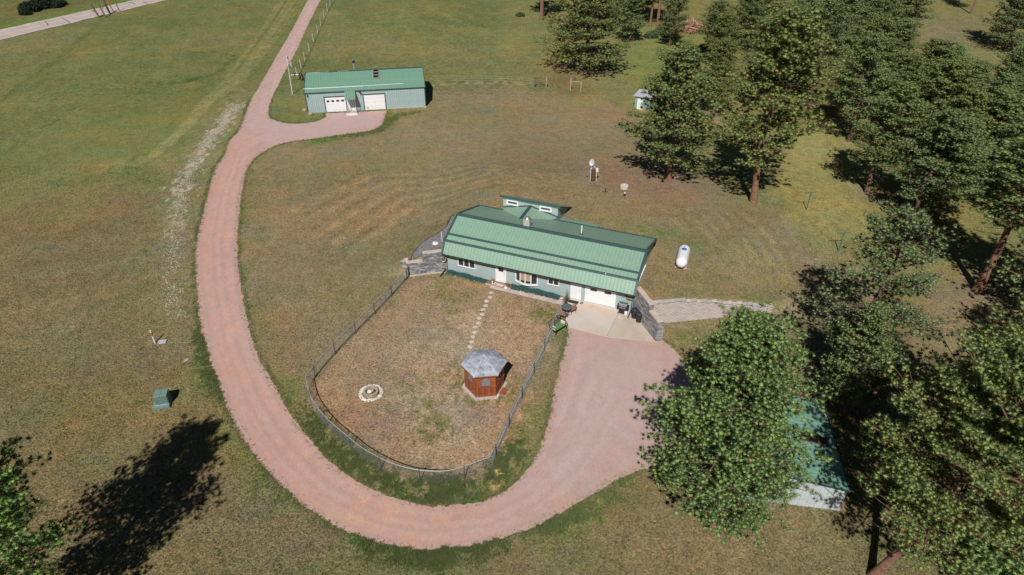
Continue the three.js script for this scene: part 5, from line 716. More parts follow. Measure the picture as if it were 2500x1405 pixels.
  // low blue-green planted beds under the windows
  const bed = (name, label, a, b, w, h, seed) => { const A = fromUV(...a), B = fromUV(...b), r = rng(seed), pos = [], col = [], L = A.distanceTo(B), t = thing(name, label, 'ground cover shrub', A.clone().lerp(B, .5), -Math.atan2(B.z - A.z, B.x - A.x)); for (let i = 0; i < L * 620; i++) { const x = (r() - .5) * L, q = r() * 2 - 1, env = Math.sqrt(Math.max(0, 1 - q * q)) * (.8 + .25 * Math.sin(x * 3.1 + seed) * Math.cos(x * 1.3)), y = h * env * (.35 + .65 * Math.sqrt(r())), z = q * w * .5; for (let k = 0; k < 5; k++) { const d = V3(r() - .5, r() * .9, r() - .5).normalize().multiplyScalar(.09), s = V3(r() - .5, r() - .5, r() - .5).normalize().multiplyScalar(.018); pos.push(x - s.x, y - s.y, z - s.z, x + s.x, y + s.y, z + s.z, x + d.x, y + d.y, z + d.z); const c = .75 + .5 * r(); for (let j = 0; j < 3; j++) col.push(.06 * c, .155 * c, .13 * c); } } const g = new THREE.BufferGeometry(); g.setAttribute('position', new THREE.Float32BufferAttribute(pos, 3)); g.setAttribute('color', new THREE.Float32BufferAttribute(col, 3)); g.computeVertexNormals(); const o = shadowy(new THREE.Mesh(g, new THREE.MeshPhysicalMaterial({ vertexColors: true, side: THREE.DoubleSide, roughness: .9, specularIntensity: .2 }))); o.name = 'foliage'; t.add(o); obj('stem', [-.3, 0, .3].map((x) => rod([x * L, 0, 0], [x * L + .1, h * .8, 0], .02)), brownM, t); };
  bed('juniper_bed', 'long low blue-green shrub bed under the triple window', [.15, -.22], [4.15, -.42], .62, .36, 2); bed('juniper_bed', 'long low blue-green shrub bed under the bow window', [6.5, -.28], [11.0, -.34], .66, .42, 7);
  const leafM = mat('leaf', [.07, .1, .03], { roughness: .9 }); const pot = (u, v, l, fl) => { const t = thing('flower_pot', l, 'flower pot', L(u, v)); obj('pot', cyl(.1, .15, .22), mat('terracotta', [.4, .2, .12]), t); const r = rng(u * 10 | 0), g = [], f = []; for (let i = 0; i < 40; i++) { const a = r() * 6.3, q = .2 * r(); g.push(bx(.07, .015, .04, 0, 0, 0).rotateY(a).rotateX(r() - .5).translate(q * Math.cos(a), .28 + .16 * r(), q * Math.sin(a))); } for (let i = 0; i < 12; i++) f.push(new THREE.SphereGeometry(.03, 6, 5).translate(.3 * (r() - .5), .4 + .1 * r(), .3 * (r() - .5))); obj('leaves', g, leafM, t); struct(obj('blossom', f, mat(fl, fl === 'flA' ? [.55, .25, .12] : [.5, .4, .12]), t), 'stuff'); };
  pot(4.72, -.3, 'potted plant with yellow blossoms on the hinge side of the front entry door', 'flB'); pot(6.18, -.42, 'potted plant with orange blossoms between the entry door and the bow window bed', 'flA');
  { const t = thing('goose_ornament', 'small white goose ornament standing beside the front entry door', 'ornament', L(4.85, -.6)); obj('body', new THREE.SphereGeometry(.11, 12, 10).scale(.8, 1, 1.3).translate(0, .16, 0), white, t); obj('neck', tube([[0, .2, .1], [0, .36, .14], [0, .45, .1]], .035, 12, 6), white, t); obj('head', [new THREE.SphereGeometry(.05, 10, 8).translate(0, .47, .11), new THREE.ConeGeometry(.02, .07, 6).rotateX(1.57).translate(0, .465, .18)], white, t); }
  { const o = obj('boulder', bumpy(.12, 3, 1.1, .8, 1, 1), white); o.position.copy(L(6.15, -.66, .12)); tag(o, 'white stone on the walkway beside the orange-flowered pot', 'rock'); const q = obj('boulder', bumpy(.16, 5, 1.1, .8, 1, 1), capM); q.position.copy(L(11.2, -.36, .1)); tag(q, 'tan rock at the end of the bow window shrub bed near the white door', 'rock'); }
  { const t = thing('hanging_basket', 'hanging flower basket on a bracket at the house corner by the slate wall', 'hanging basket', L(-.05, -.3, 1.35), T); obj('basket', new THREE.SphereGeometry(.2, 12, 8, 0, 6.3, 1.57, 1.57), white, t); const r = rng(6), g = []; for (let i = 0; i < 60; i++) { const a = r() * 6.3, q = .24 * r(); g.push(bx(.07, .015, .04).rotateX(r()).rotateY(a).translate(q * Math.cos(a), .02 + .14 * r(), q * Math.sin(a))); } obj('leaves', g, mat('leafY', [.16, .14, .03]), t); obj('hanger', [rod([.15, 0, 0], [0, .55, 0], .008), rod([-.15, 0, 0], [0, .55, 0], .008)], black, t); }
  const disc = (u, h, R, l, yel) => { const t = thing('wall_ornament', l, 'wall ornament', fromUV(u, -.0, h), T); obj('rim', new THREE.TorusGeometry(R, .022, 8, 28).translate(0, 0, -.06), yel ? black : mat('ringGrey', [.3, .33, .33]), t); if (yel) { obj('face', new THREE.CircleGeometry(R, 28).translate(0, 0, -.075), mat('discY', [.5, .46, .2], { roughness: .6 }), t); obj('plaque', [bx(R * 1.5, R * .5, .02, 0, .02, -.06), bx(R * 1.1, R * .2, .02, 0, -R * .62, -.06)], black, t); } else obj('hub', [new THREE.CircleGeometry(R * .5, 20).translate(0, 0, -.06), ...[0, 1, 2].map((k) => bx(R * 2, .012, .01, 0, 0, -.06).rotateZ(k * 1.05))], mat('hubW', [.55, .56, .56]), t); };
  disc(16.4, 1.5, .17, 'small pale ring ornament on the wall between the garage door and the yellow disc', false); disc(16.95, 1.42, .28, 'round yellow and black disc on the house wall above the grill', true);
}

// ---------------------------------------------------------------- pines
const barkM = mat('bark', C(.17, .105, .075), { roughness: 1, map: gStrong, bumpMap: gStrong, bumpScale: .03 }), barkRed = mat('barkRed', C(.24, .125, .08), { roughness: 1, map: gStrong, bumpMap: gStrong, bumpScale: .03 }), twigM = mat('twig', [.20, .17, .15], { roughness: 1 });
const needleM = new THREE.MeshPhysicalMaterial({ vertexColors: true, side: THREE.DoubleSide, roughness: .75, specularIntensity: .3 });
const ICO = (() => { const g = mergeVertices((() => { const q = new THREE.IcosahedronGeometry(1, 0); q.deleteAttribute('normal'); q.deleteAttribute('uv'); return q; })()); return { p: g.attributes.position.array, i: Array.from(g.index.array) }; })();
function makePine(seed, { H, cb, R, limbs, dens = 1, cl = .27, nc = 32, np = 4, spread = 1, full = .95, top = 1.5, droop = .1, green = [.085, .115, .032], bend = .3, red = 0, dead = 14 }) {
  const r = rng(seed), pos = [], col = [], wood = [], dry = [];
  const axis = [[0, 0, 0], [bend * (r() - .5), H * .35, bend * (r() - .5)], [bend * (r() - .5) * 1.6, H * .7, bend * (r() - .5) * 1.6], [bend * (r() - .5) * 1.2, H * .985, bend * (r() - .5) * 1.2]];
  const curve = new THREE.CatmullRomCurve3(axis.map((p) => V3(...p))), tr = .028 * H * .5 + .06;
  { const n = 14, ring = 9, P = [], idx = []; for (let i = 0; i <= n; i++) { const t = i / n, c = curve.getPoint(t), q = tr * (1 - t * .93) * (i === 0 ? 1.35 : 1); for (let k = 0; k < ring; k++) { const a = k / ring * 6.2832, w = q * (1 + .14 * (r() - .5)); P.push(c.x + w * Math.cos(a), c.y, c.z + w * Math.sin(a)); } } for (let i = 0; i < n; i++) for (let k = 0; k < ring; k++) { const a = i * ring + k, b = i * ring + (k + 1) % ring; idx.push(a, a + ring, b, b, a + ring, b + ring); } const g = new THREE.BufferGeometry(); g.setAttribute('position', new THREE.Float32BufferAttribute(P, 3)); g.setIndex(idx); g.computeVertexNormals(); wood.push(g.toNonIndexed()); }
  // one clump: needle sprays standing out of a twig end on all sides; their normals follow the clump so that it shades as a body
  const nor = [];
  const clump = (x, y, z, rc, n) => { for (let i = 0; i < np; i++) { const q = .5 * spread, a = r() * 6.3, d = q * Math.sqrt(r()) * (i ? 1 : .3); puff(x + d * Math.cos(a), y + (r() - .4) * .34 * spread, z + d * Math.sin(a), rc * (.7 + .5 * r()), n); } };
  const puff = (x, y, z, rc, n) => {
    const o = r(), c0 = 1.9 + 1.15 * r(), gx = o < .01 ? 1.7 : o < .3 ? 1.2 : o > .85 ? .84 : 1.02, gy = o < .01 ? .8 : o < .3 ? 1.12 : o > .85 ? .88 : 1, fl = .62 + .2 * r();
    // the twig's inner mass, then the needles bristling from it
    const rot = r() * 6.3, cr = Math.cos(rot), sr = Math.sin(rot), jit = []; for (let i = 0; i < 12; i++) jit.push(.24 + .34 * r());
    for (let i = 0; i < ICO.i.length; i++) { const v = ICO.i[i], ux = ICO.p[v * 3], uy = ICO.p[v * 3 + 1], uz = ICO.p[v * 3 + 2], wx = ux * cr - uz * sr, wz = ux * sr + uz * cr, k = rc * jit[v]; pos.push(x + wx * k, y + uy * k * fl, z + wz * k); const nl = 1 / Math.hypot(wx, uy / fl, wz); nor.push(wx * nl, uy / fl * nl, wz * nl); const c = c0 * .8; col.push(green[0] * gx * c, green[1] * gy * c, green[2] * c); }
    for (let q = 0; q < n; q++) {
      let nx = r() * 2 - 1, ny = r() * 2 - .8, nz_ = r() * 2 - 1; const nl = 1 / Math.hypot(nx, ny, nz_); nx *= nl; ny *= nl; nz_ *= nl; const rr = rc * .34, tx = x + nx * rr, ty = y + ny * rr * fl, tz = z + nz_ * rr;
      let dx = nx + .7 * (r() - .5), dy = ny * fl + .12 + .7 * (r() - .5), dz = nz_ + .7 * (r() - .5); const l = rc * (.55 + .5 * r()) / Math.hypot(dx, dy, dz); dx *= l; dy *= l; dz *= l;
      let ex = r() - .5, ey = r() - .5, ez = r() - .5; const m = (.005 + .018 * rc) / Math.hypot(ex, ey, ez); ex *= m; ey *= m; ez *= m;
      const fx = dy * ez - dz * ey, fy = dz * ex - dx * ez, fz = dx * ey - dy * ex, s = fx * nx + fy * ny + fz * nz_ > 0 ? 1 : -1;
      pos.push(tx - ex * s, ty - ey * s, tz - ez * s, tx + dx, ty + dy, tz + dz, tx + ex * s, ty + ey * s, tz + ez * s);
      let vx = nx + .5 * (r() - .5), vy = ny + .5 * (r() - .5), vz = nz_ + .5 * (r() - .5); const vl = 1 / Math.hypot(vx, vy, vz), c = c0 * (.8 + .4 * r());
      for (let j = 0; j < 3; j++) { nor.push(vx * vl, vy * vl, vz * vl); col.push(green[0] * gx * c, green[1] * gy * c, green[2] * c); }
    }
  };
  const prof = (t) => (t < .12 ? lerp(.6, 1, t / .12) : 1) * Math.pow(1 - Math.pow(t, top), .75) * full + .06;
  let az = r() * 6;
  for (let i = 0; i < limbs; i++) {
    const t = Math.pow((i + r() * .8) / limbs, .92), y0 = H * (cb + (1 - cb) * t * .985), c = curve.getPoint(y0 / H * .985 + .001); az += 2.4 + .9 * (r() - .5);
    const L = R * prof(t) * (.5 + .66 * r()), el = lerp(-droop, .75, Math.pow(t, 1.3)) + .3 * (r() - .5), ca = Math.cos(az), sa = Math.sin(az), up = .22 * L * (.4 + r());
    const at2 = (s, side = 0, lift = 0) => [c.x + (ca * L * s * Math.cos(el)) - sa * side, c.y + L * s * Math.sin(el) + up * s * s + lift, c.z + (sa * L * s * Math.cos(el)) + ca * side];
    const br = .008 * L + .014; wood.push(rodRaw(at2(0), at2(.5), br * 1.2, br * .7, 5), rodRaw(at2(.5), at2(1), br * .7, br * .25, 4));
    const nTw = Math.max(2, Math.round(L * 1.8 * dens));
    for (let k = 0; k < nTw; k++) { const s = .35 + .58 * (k + r() * .7) / nTw, side = (k % 2 ? 1 : -1) * L * (.08 + .26 * r()), p = at2(s, side, .1); wood.push(rodRaw(at2(s - .14), p, br * .5, br * .25, 3)); clump(p[0], p[1], p[2], cl * (.75 + .5 * r()), nc); if (L > 1.6 && r() < .9) { const q = at2(s - .06, side * .5, .12); clump(q[0], q[1], q[2], cl * (.7 + .4 * r()), nc); } }
    const e = at2(1.0, 0, .04); clump(e[0], e[1], e[2], cl * (.9 + .3 * r()), nc); if (L > 1.2) { const f = at2(.8, 0, .1); clump(f[0], f[1], f[2], cl, nc); }
  }
  for (let q = 0; q < 4; q++) { const c = curve.getPoint(.93 + .018 * q); clump(c.x + (r() - .5) * .3, c.y, c.z + (r() - .5) * .3, cl * .8, nc); }
  for (let i = 0; i < dead; i++) { const y = H * lerp(cb * .55, cb + .25, r()), c = curve.getPoint(y / H), a = r() * 6.3, L = R * (.25 + .35 * r()), e = [c.x + L * Math.cos(a), y - .1 + .5 * (r() - .4), c.z + L * Math.sin(a)]; dry.push(rodRaw([c.x, y, c.z], e, .03, .012, 3), rodRaw([lerp(c.x, e[0], .55), lerp(y, e[1], .55), lerp(c.z, e[2], .55)], [e[0] + .5 * (r() - .5), e[1] + .4 * r(), e[2] + .5 * (r() - .5)], .014, .008, 3)); }
  const g = new THREE.BufferGeometry(); g.setAttribute('position', new THREE.Float32BufferAttribute(pos, 3)); g.setAttribute('color', new THREE.Float32BufferAttribute(col, 3)); g.setAttribute('normal', new THREE.Float32BufferAttribute(nor, 3));
  return { H, R, crown: g, trunk: muv(flat(wood)), dry: dry.length ? muv(flat(dry)) : null, red };
}
function rodRaw(a, b, r0, r1, n) { const g = rod(a, b, r0, r1, n).toNonIndexed(); g.deleteAttribute('uv'); return g; }
const PINES = {
  near: makePine(101, { np: 7, cl: .215, nc: 40, H: 12.5, cb: .12, R: 5.4, limbs: 84, dens: 1.0, full: 1, top: 1.45, green: [.092, .128, .036], droop: .12 }),
  big: makePine(202, { np: 7, cl: .215, nc: 40, H: 16, cb: .28, R: 6.4, limbs: 92, dens: 1, top: 1.9, green: [.098, .118, .032], bend: 1.4 }),
  open: makePine(303, { np: 5, cl: .22, nc: 36, H: 13, cb: .22, R: 5.2, limbs: 60, dens: .8, top: 1.6, green: [.09, .11, .035], bend: 1.2, dead: 46 }),
  tall: makePine(404, { H: 14, cb: .26, R: 4.3, limbs: 76, dens: 1, top: 1.6, green: [.085, .104, .03], bend: .9 }),
  round: makePine(505, { H: 12, cb: .12, R: 5.4, limbs: 96, dens: 1, top: 2.1, green: [.085, .106, .032] }),
  mid: makePine(606, { H: 12, cb: .17, R: 4.3, limbs: 80, dens: 1, top: 1.6, green: [.082, .1, .029], bend: .8 }),
  bare: makePine(707, { H: 17, cb: .46, R: 4.0, limbs: 56, dens: 1, top: 1.6, green: [.085, .106, .03], red: 1 }),
  small: makePine(808, { H: 6, cb: .08, R: 2.3, limbs: 46, dens: 1.4, top: 1.3, green: [.084, .132, .034], dead: 0 }),
  left: makePine(909, { np: 6, cl: .215, nc: 40, H: 16, cb: .26, R: 4.3, limbs: 74, dens: 1.1, top: 1.8, green: [.10, .15, .036], droop: .05 }),
};
needleM.color.setRGB(.94, 1, 1.22);
const needleTints = [[.94, 1, 1.25], [1.03, 1.03, 1.15], [.9, .97, 1.4], [1.0, 1.08, 1.45]].map((c) => { const m = needleM.clone(); m.color.setRGB(...c); return m; }); let pineCount = 0;
function pine(kind, base, h, label, { wide = 1, turn = R0() * 6.3, red, lean = 0 } = {}) {
  const k = PINES[kind], t = thing('pine_tree', label, 'pine tree', base, turn, 'ponderosa pines'), s = h / k.H; t.scale.set(s * wide, s, s * wide); if (lean) t.quaternion.premultiply(new THREE.Quaternion().setFromAxisAngle(V3(0, 0, 1), -lean));
  const tr = shadowy(new THREE.Mesh(k.trunk, red ?? k.red ? barkRed : barkM)); tr.name = 'trunk'; t.add(tr); if (k.dry) { const d = shadowy(new THREE.Mesh(k.dry, twigM)); d.name = 'dead_branch'; t.add(d); d.userData.kind = 'stuff'; }
  const cr = shadowy(new THREE.Mesh(k.crown, kind === 'near' || kind === 'left' ? needleM : needleTints[pineCount++ % 4])); cr.name = 'crown'; t.add(cr); return t;
}
function heightTo(b, ty) { let lo = 1, hi = 33; for (let i = 0; i < 40; i++) { const m = (lo + hi) / 2; if (proj(b.clone().setY(b.y + m))[1] > ty) lo = m; else hi = m; } return lo; }
// base pixel, pixel height of the tip, kind
const T = [
  [1728, 1225, 790, 'near', 'big bright green pine overhanging the shed at the edge of the gravel drive', { wide: .93, turn: 1.9 }],
  [2128, 1412, 830, 'big', 'tall pine with a thick leaning trunk beside the shed\'s shaded end', { wide: .8, turn: 2.2, red: 1, lean: .15 }],
  [2330, 1190, 770, 'open', 'yellowish open pine right behind the thick-trunked pine by the shed', { wide: 1.15, turn: .4 }],
  [2085, 905, 520, 'open', 'open pine with bare grey inner branches beyond the block retaining wall', { wide: 1.0, turn: 4 }],
  [2062, 1010, 760, 'mid', 'dark shaded pine between the shed and the open grey-branched pine', { wide: .85, turn: 1.1 }],
  [1634, 437, 105, 'mid', 'pine standing alone on the lawn edge behind the white well ring', { wide: .98, turn: 3.1, red: 1 }],
  [1840, 494, 20, 'tall', 'tall slim pine with reddish leaning trunk between lawn and clothesline', { wide: 1.02, turn: 5, red: 1 }],
  [1966, 292, -10, 'bare', 'pine with a long bare trunk in the middle of the grove behind the clothesline', { wide: .95, turn: 2 }],
  [2072, 345, 80, 'tall', 'pine whose trunk foot stands in its own shade up-slope of the clothesline', { wide: 1.0, turn: .7 }],
  [2117, 472, 200, 'tall', 'pine with a visible leaning trunk just behind the sunlit clothesline post', { wide: 1.1, turn: 3.6 }],
  [1741, 279, 95, 'mid', 'bushy pine between the lawn-edge pine and the tall slim one', { wide: .85, turn: .2, red: 1 }],
  [2232, 545, 270, 'tall', 'pine with thick dark trunk above the shaded clothesline post', { wide: 1.15, turn: 4.4 }],
  [2290, 530, 290, 'mid', 'pine with reddish trunk foot next to the thick dark-trunked pine', { wide: 1.1, turn: 1.9, red: 1 }],
  [2386, 712, 330, 'bare', 'pine with a long leaning red trunk over needle-covered soil', { wide: 1.5, turn: .9 }],
  [1427, 172, -70, 'round', 'broad round pine standing alone by the gap in the meadow fence', { wide: 1.08, turn: 2.6 }],
  [1322, 49, -190, 'bare', 'pine of which a bare reddish trunk shows above the meadow', { wide: 1.3, turn: 1 }],
  [1538, 102, -40, 'mid', 'pine right behind the broad round one, on bright grass', { wide: .95, turn: 2 }],
  [1587, 66, -160, 'bare', 'thin bare-trunked pine nearest the brush pile, left of the thicker trunk', { wide: .9, turn: 3 }],
  [1604, 76, -190, 'bare', 'pine with the thickest bare trunk in front of the brush pile', { wide: 1.0, turn: 4 }],
  [1634, 114, -45, 'mid', 'small-crowned pine with a dark slender trunk by the brush pile', { wide: .75, turn: 5 }],
  [1622, 92, -60, 'bare', 'slender pine hidden behind the dark-trunked one by the brush pile', { wide: .7, turn: 1 }],
  [1737, 152, 0, 'tall', 'pine on bright grass beyond the brush pile, in front of its twin', { wide: 1.25, turn: 2 }],
  [1763, 168, 30, 'mid', 'pine with a short dark trunk on bright grass past the brush pile', { wide: .9, turn: 3 }],
  [1872, 262, 45, 'round', 'dense pine in the middle of the grove, in front of the bare-trunked one', { wide: 1.05, turn: 5 }],
  [1945, 190, 0, 'round', 'dense pine at the back of the grove above the bare-trunked one', { wide: 1.1, turn: .5 }],
  [2020, 150, -50, 'tall', 'pine at the far edge of the grove against pale grass', { wide: 1.2, turn: 1.5 }],
  [2105, 225, 40, 'round', 'dense pine in the grove up-slope of the shaded trunk foot', { wide: .95, turn: 2.5 }],
  [1915, 225, 15, 'mid', 'pine squeezed between the dense ones in the middle of the grove', { wide: 1.2, turn: 2.2 }],
  [2165, 215, 45, 'tall', 'pine at the back of the grove next to the pale slope', { wide: 1.4, turn: 1.1 }],
  [2235, 265, 95, 'mid', 'pine with a slightly yellow crown in the upper middle of the grove', { wide: 1.35, turn: 4.6 }],
  [2290, 440, 215, 'mid', 'pine standing in shade between the dark-trunked pine and the browned crown', { wide: 1.0, turn: 3.9 }],
  [1485, 62, -70, 'mid', 'pine at the back of the broad round one by the fence gap', { wide: 1.2, turn: .6 }],
  [1562, 40, -90, 'mid', 'pine farthest back between the broad round one and the brush pile', { wide: 1.2, turn: 1.6 }],
  [1815, 120, -30, 'round', 'dense pine at the back edge of the grove nearest the brush pile', { wide: 1.0, turn: 2.6 }],
  [1860, 80, -80, 'tall', 'slim pine at the very back of the grove near the brush pile', { wide: 1.3, turn: 3.6 }],
  [1985, 95, -70, 'round', 'dense back-row pine below the pale fallen log', { wide: 1.0, turn: 4.6 }],
  [2065, 112, -50, 'mid', 'back-row pine between the fallen log and the pale slope', { wide: 1.25, turn: 5.6 }],
  [2130, 150, -10, 'round', 'dense back-row pine next to the pine at the top of the slope', { wide: .95, turn: .9 }],
  [2080, 275, 100, 'mid', 'pine hiding the foot of the grove centre above the shaded trunk', { wide: .95, turn: 1.9 }],
  [2400, 370, 180, 'mid', 'pine filling the shade between the browned crown and the upper grove', { wide: 1.3, turn: 2.9 }],
  [2490, 350, 150, 'tall', 'slim pine in the densest far part of the upper grove', { wide: 1.4, turn: 3.9 }],
  [2200, 88, -70, 'mid', 'pine at the top of the grove casting shade on pale ground', { wide: 1.15, turn: 3.5 }],
  [2371, 34, -170, 'bare', 'pine of which only a thin trunk shows on the pale slope', { wide: .8, turn: .3 }],
  [2455, 120, -60, 'round', 'dark pine at the far corner of the slope above the grove', { wide: .95, turn: 1.3 }],
  [2325, 172, 110, 'small', 'small fresh green bushy pine at the upper edge of the grove', { wide: 1.1 }],
  [2180, 310, 130, 'mid', 'pine in the grove centre with sunlit crown over the shaded hollow', { wide: 1.15, turn: 1.7 }],
  [2265, 360, 150, 'round', 'broad pine deep in the grove behind the dark-trunked pair', { wide: 1.1, turn: 4.1 }],
  [2345, 300, 150, 'tall', 'pine in the grove just below the small fresh green one', { wide: 1.25, turn: .1 }],
  [2440, 290, 110, 'round', 'broad pine high in the grove below the dark corner pine', { wide: 1.1, turn: 2.3 }],
  [2370, 440, 215, 'mid', 'pine crown above the red leaning trunk, partly browned', { wide: 1.4, turn: 3.3 }],
  [2460, 430, 200, 'round', 'broad pine in the grove\'s shaded side above the red leaning trunk', { wide: 1.1, turn: 5.3 }],
  [2520, 560, 300, 'tall', 'pine at the grove edge beyond the red leaning trunk', { wide: 1.3, turn: 1 }],
  [2560, 800, 420, 'round', 'broad pine crown hanging over bare soil past the red leaning trunk', { wide: .8, turn: 2 }],
  [2590, 260, 60, 'round', 'pine at the end of the upper grove, dense and dark', { wide: .9, turn: 3 }],
  [2560, 980, 640, 'open', 'sparse pine with bare twigs reaching over the dry turf by the open clearing', { wide: .95, turn: 5 }],
  [2570, 1330, 880, 'open', 'open pine behind the thick-trunked one, full of grey inner twigs', { wide: 1.05, turn: 2.9 }],
  [2440, 1470, 1290, 'small', 'young bright green pine in deep shade below the thick-trunked pine', { wide: 1.2 }],
];
for (const [x, y, ty, kind, label, o] of T) { const b = gnd(x, y); pine(kind, b, heightTo(b, ty), label, o); }
// the pine at the near corner of the meadow, and one behind the camera whose shade just reaches the picture
{ pine('left', V3(-24.0, 0, -18.2), 16, 'bright green pine whose crown and long shadow lie on the meadow below the utility cabinet', { turn: 1.2 }); }

// ---------------------------------------------------------------- shrubs, brush pile, loose stones, grass
function shrub(name, label, p, s, col, seed, n = 420) { const r = rng(seed), pos = [], cc = []; for (let i = 0; i < n; i++) { const a = r() * 6.3, q = Math.sqrt(r()), y = (1 - q * q * .6) * r(); for (let k = 0; k < 5; k++) { const d = V3(r() - .5, r(), r() - .5).normalize().multiplyScalar(.3 * s), e = V3(r() - .5, r() - .5, r() - .5).normalize().multiplyScalar(.09 * s), x = q * s * Math.cos(a), z = q * s * Math.sin(a) * .7, yy = y * s * .9; pos.push(x - e.x, yy - e.y, z - e.z, x + e.x, yy + e.y, z + e.z, x + d.x, yy + d.y, z + d.z); const c = .7 + .6 * r(); for (let j = 0; j < 3; j++) cc.push(col[0] * c, col[1] * c, col[2] * c); } }
  const g = new THREE.BufferGeometry(); g.setAttribute('position', new THREE.Float32BufferAttribute(pos, 3)); g.setAttribute('color', new THREE.Float32BufferAttribute(cc, 3)); g.computeVertexNormals(); const t = thing(name, label, 'shrub', p); const o = shadowy(new THREE.Mesh(g, needleM)); o.name = 'foliage'; t.add(o); obj('stem', [0, 1, 2].map((k) => rod([0, 0, 0], [s * .4 * Math.cos(k * 2.1), s * .5, s * .4 * Math.sin(k * 2.1)], .05 * s, .02 * s, 5)), twigM, t); }
[[72, 28, 2.0, 'dark shrub at the near end of the clump across the paved road'], [100, 20, 2.2, 'tallest dark shrub in the clump across the paved road'], [128, 18, 2.0, 'dark shrub at the far end of the clump across the paved road'], [62, 36, 1.2, 'low dark shrub in front of the clump across the paved road'], [150, 12, 1.2, 'small dark shrub past the clump across the paved road']].forEach(([x, y, s, l], i) => shrub('roadside_shrub', l, at(x, y), s, [.032, .045, .022], 70 + i));
[[1270, 40, .9, 'small yellow-green shrub at the meadow edge near the bare reddish trunk', [.1, .12, .04]], [1590, 92, 1.3, 'light green sapling clump between the brush pile pines', [.1, .14, .05]], [1608, 84, 1.1, 'smaller light green sapling beside the thickest bare trunk', [.1, .14, .05]], [1720, 122, 1.2, 'light green bush beneath the pines past the brush pile', [.1, .14, .05]], [1210, 1046, 0, '', [0, 0, 0]]].forEach(([x, y, s, l, c], i) => s && shrub('sapling_shrub', l, gnd(x, y), s, c, 90 + i, 260));
{ const p = gnd(1682, 72), t = thing('brush_pile', 'reddish pile of cut branches and logs between the pines', 'brush pile', p), r = rng(44), ms = [mat('logA', [.38, .2, .13]), mat('logB', [.3, .15, .1]), mat('logC', [.46, .3, .22])]; for (let i = 0; i < 170; i++) { const a = r() * 6.3, q = 3.6 * Math.sqrt(r()), y = Math.max(.1, (1 - q / 4) * 1.7 * r()), L = .8 + 1.6 * r(), d = V3(r() - .5, (r() - .5) * .35, r() - .5).normalize().multiplyScalar(L), x = q * Math.cos(a), z = q * Math.sin(a) * .8; obj('branch', rod([x - d.x, y - d.y * .5 + .2, z - d.z], [x + d.x, y + d.y * .5 + .2, z + d.z], .05 + .09 * r(), .04, 5), ms[(r() * 3) | 0], t); } }
{ const p = gnd(2118, 8), o = thing('fallen_log', 'pale fallen log on bare soil at the top of the grove', 'log', p); obj('log', [rod([-2.5, .2, 0], [2.6, .25, .8], .2, .14, 8)], mat('logPale', [.34, .27, .22]), o); obj('branch', rod([.5, .3, .3], [2.0, .9, -1.0], .06), twigM, o); }
function scatter(name, label, n, seed, place, geo, m, y0 = 0) { const im = new THREE.InstancedMesh(geo, m, n), r = rng(seed), q = new THREE.Object3D(), c = new THREE.Color(); let k = 0, guard = 0; while (k < n && guard++ < n * 12) { const a = place(r); if (!a) continue; q.position.set(a.x, hgt(a.x, a.z) + y0, a.z); q.rotation.set(a.tilt ? (r() - .5) * a.tilt : 0, r() * 6.3, a.tilt ? (r() - .5) * a.tilt : 0); q.scale.set(a.s, a.sy ?? a.s, a.s); q.updateMatrix(); im.setMatrixAt(k, q.matrix); c.setRGB(...a.c); im.setColorAt(k, c); k++; } im.count = k; shadowy(im); im.name = name; scene.add(im); tag(im, label, 'ground cover', null, 'stuff'); return im; }
const washPts = flatPlan([[575, 255], [545, 300], [510, 340], [480, 390], [450, 435], [438, 490], [428, 560], [422, 680], [430, 780]]);
scatter('loose_stones', 'pale loose stones strewn along the dry strip beside the drive', 3400, 12, (r) => { const i = Math.min(washPts.length - 2, (Math.pow(r(), 1.5) * (washPts.length - 1)) | 0), t = r(), w = (r() + r() + r() - 1.5) * 1.05, A = washPts[i], B = washPts[i + 1], L = Math.hypot(B[0] - A[0], B[1] - A[1]), x = lerp(A[0], B[0], t) - (B[1] - A[1]) / L * w, z = lerp(A[1], B[1], t) + (B[0] - A[0]) / L * w; if (nz(2, x, z, 7) < -.1) return null; const k = .75 + .4 * r(); return { x, z, s: .03 + .07 * r() * r(), c: [.44 * k, .38 * k, .32 * k], tilt: 1 }; }, muv(bumpy(1, 55, 1, .6, 1, 0)), new THREE.MeshStandardMaterial({ roughness: 1 }), .01);
{ const P = plan([[1001, 640], [1010, 619], [1024, 601], [1045, 584], [1070, 571], [1088, 556], [1104, 530], [1128, 520], [1128, 560], [1100, 640], [1040, 640]]), xs = P.map((p) => p[0]), zs = P.map((p) => p[1]); scatter('bank_gravel', 'grey crushed rock covering the bank beside the house', 4200, 15, (r) => { const x = lerp(Math.min(...xs), Math.max(...xs), r()), z = lerp(Math.min(...zs), Math.max(...zs), r()), [u, v] = uvOf(x, z); if (!inside(x, z, P) || v < frontV(u) + .15 || u > .1) return null; const k = .5 + .9 * r(); return { x, z, s: .03 + .05 * r(), c: [.2 * k, .19 * k, .2 * k], tilt: 1 }; }, muv(bumpy(1, 57, 1, .7, 1, 0)), new THREE.MeshStandardMaterial({ roughness: 1 }), .04); }
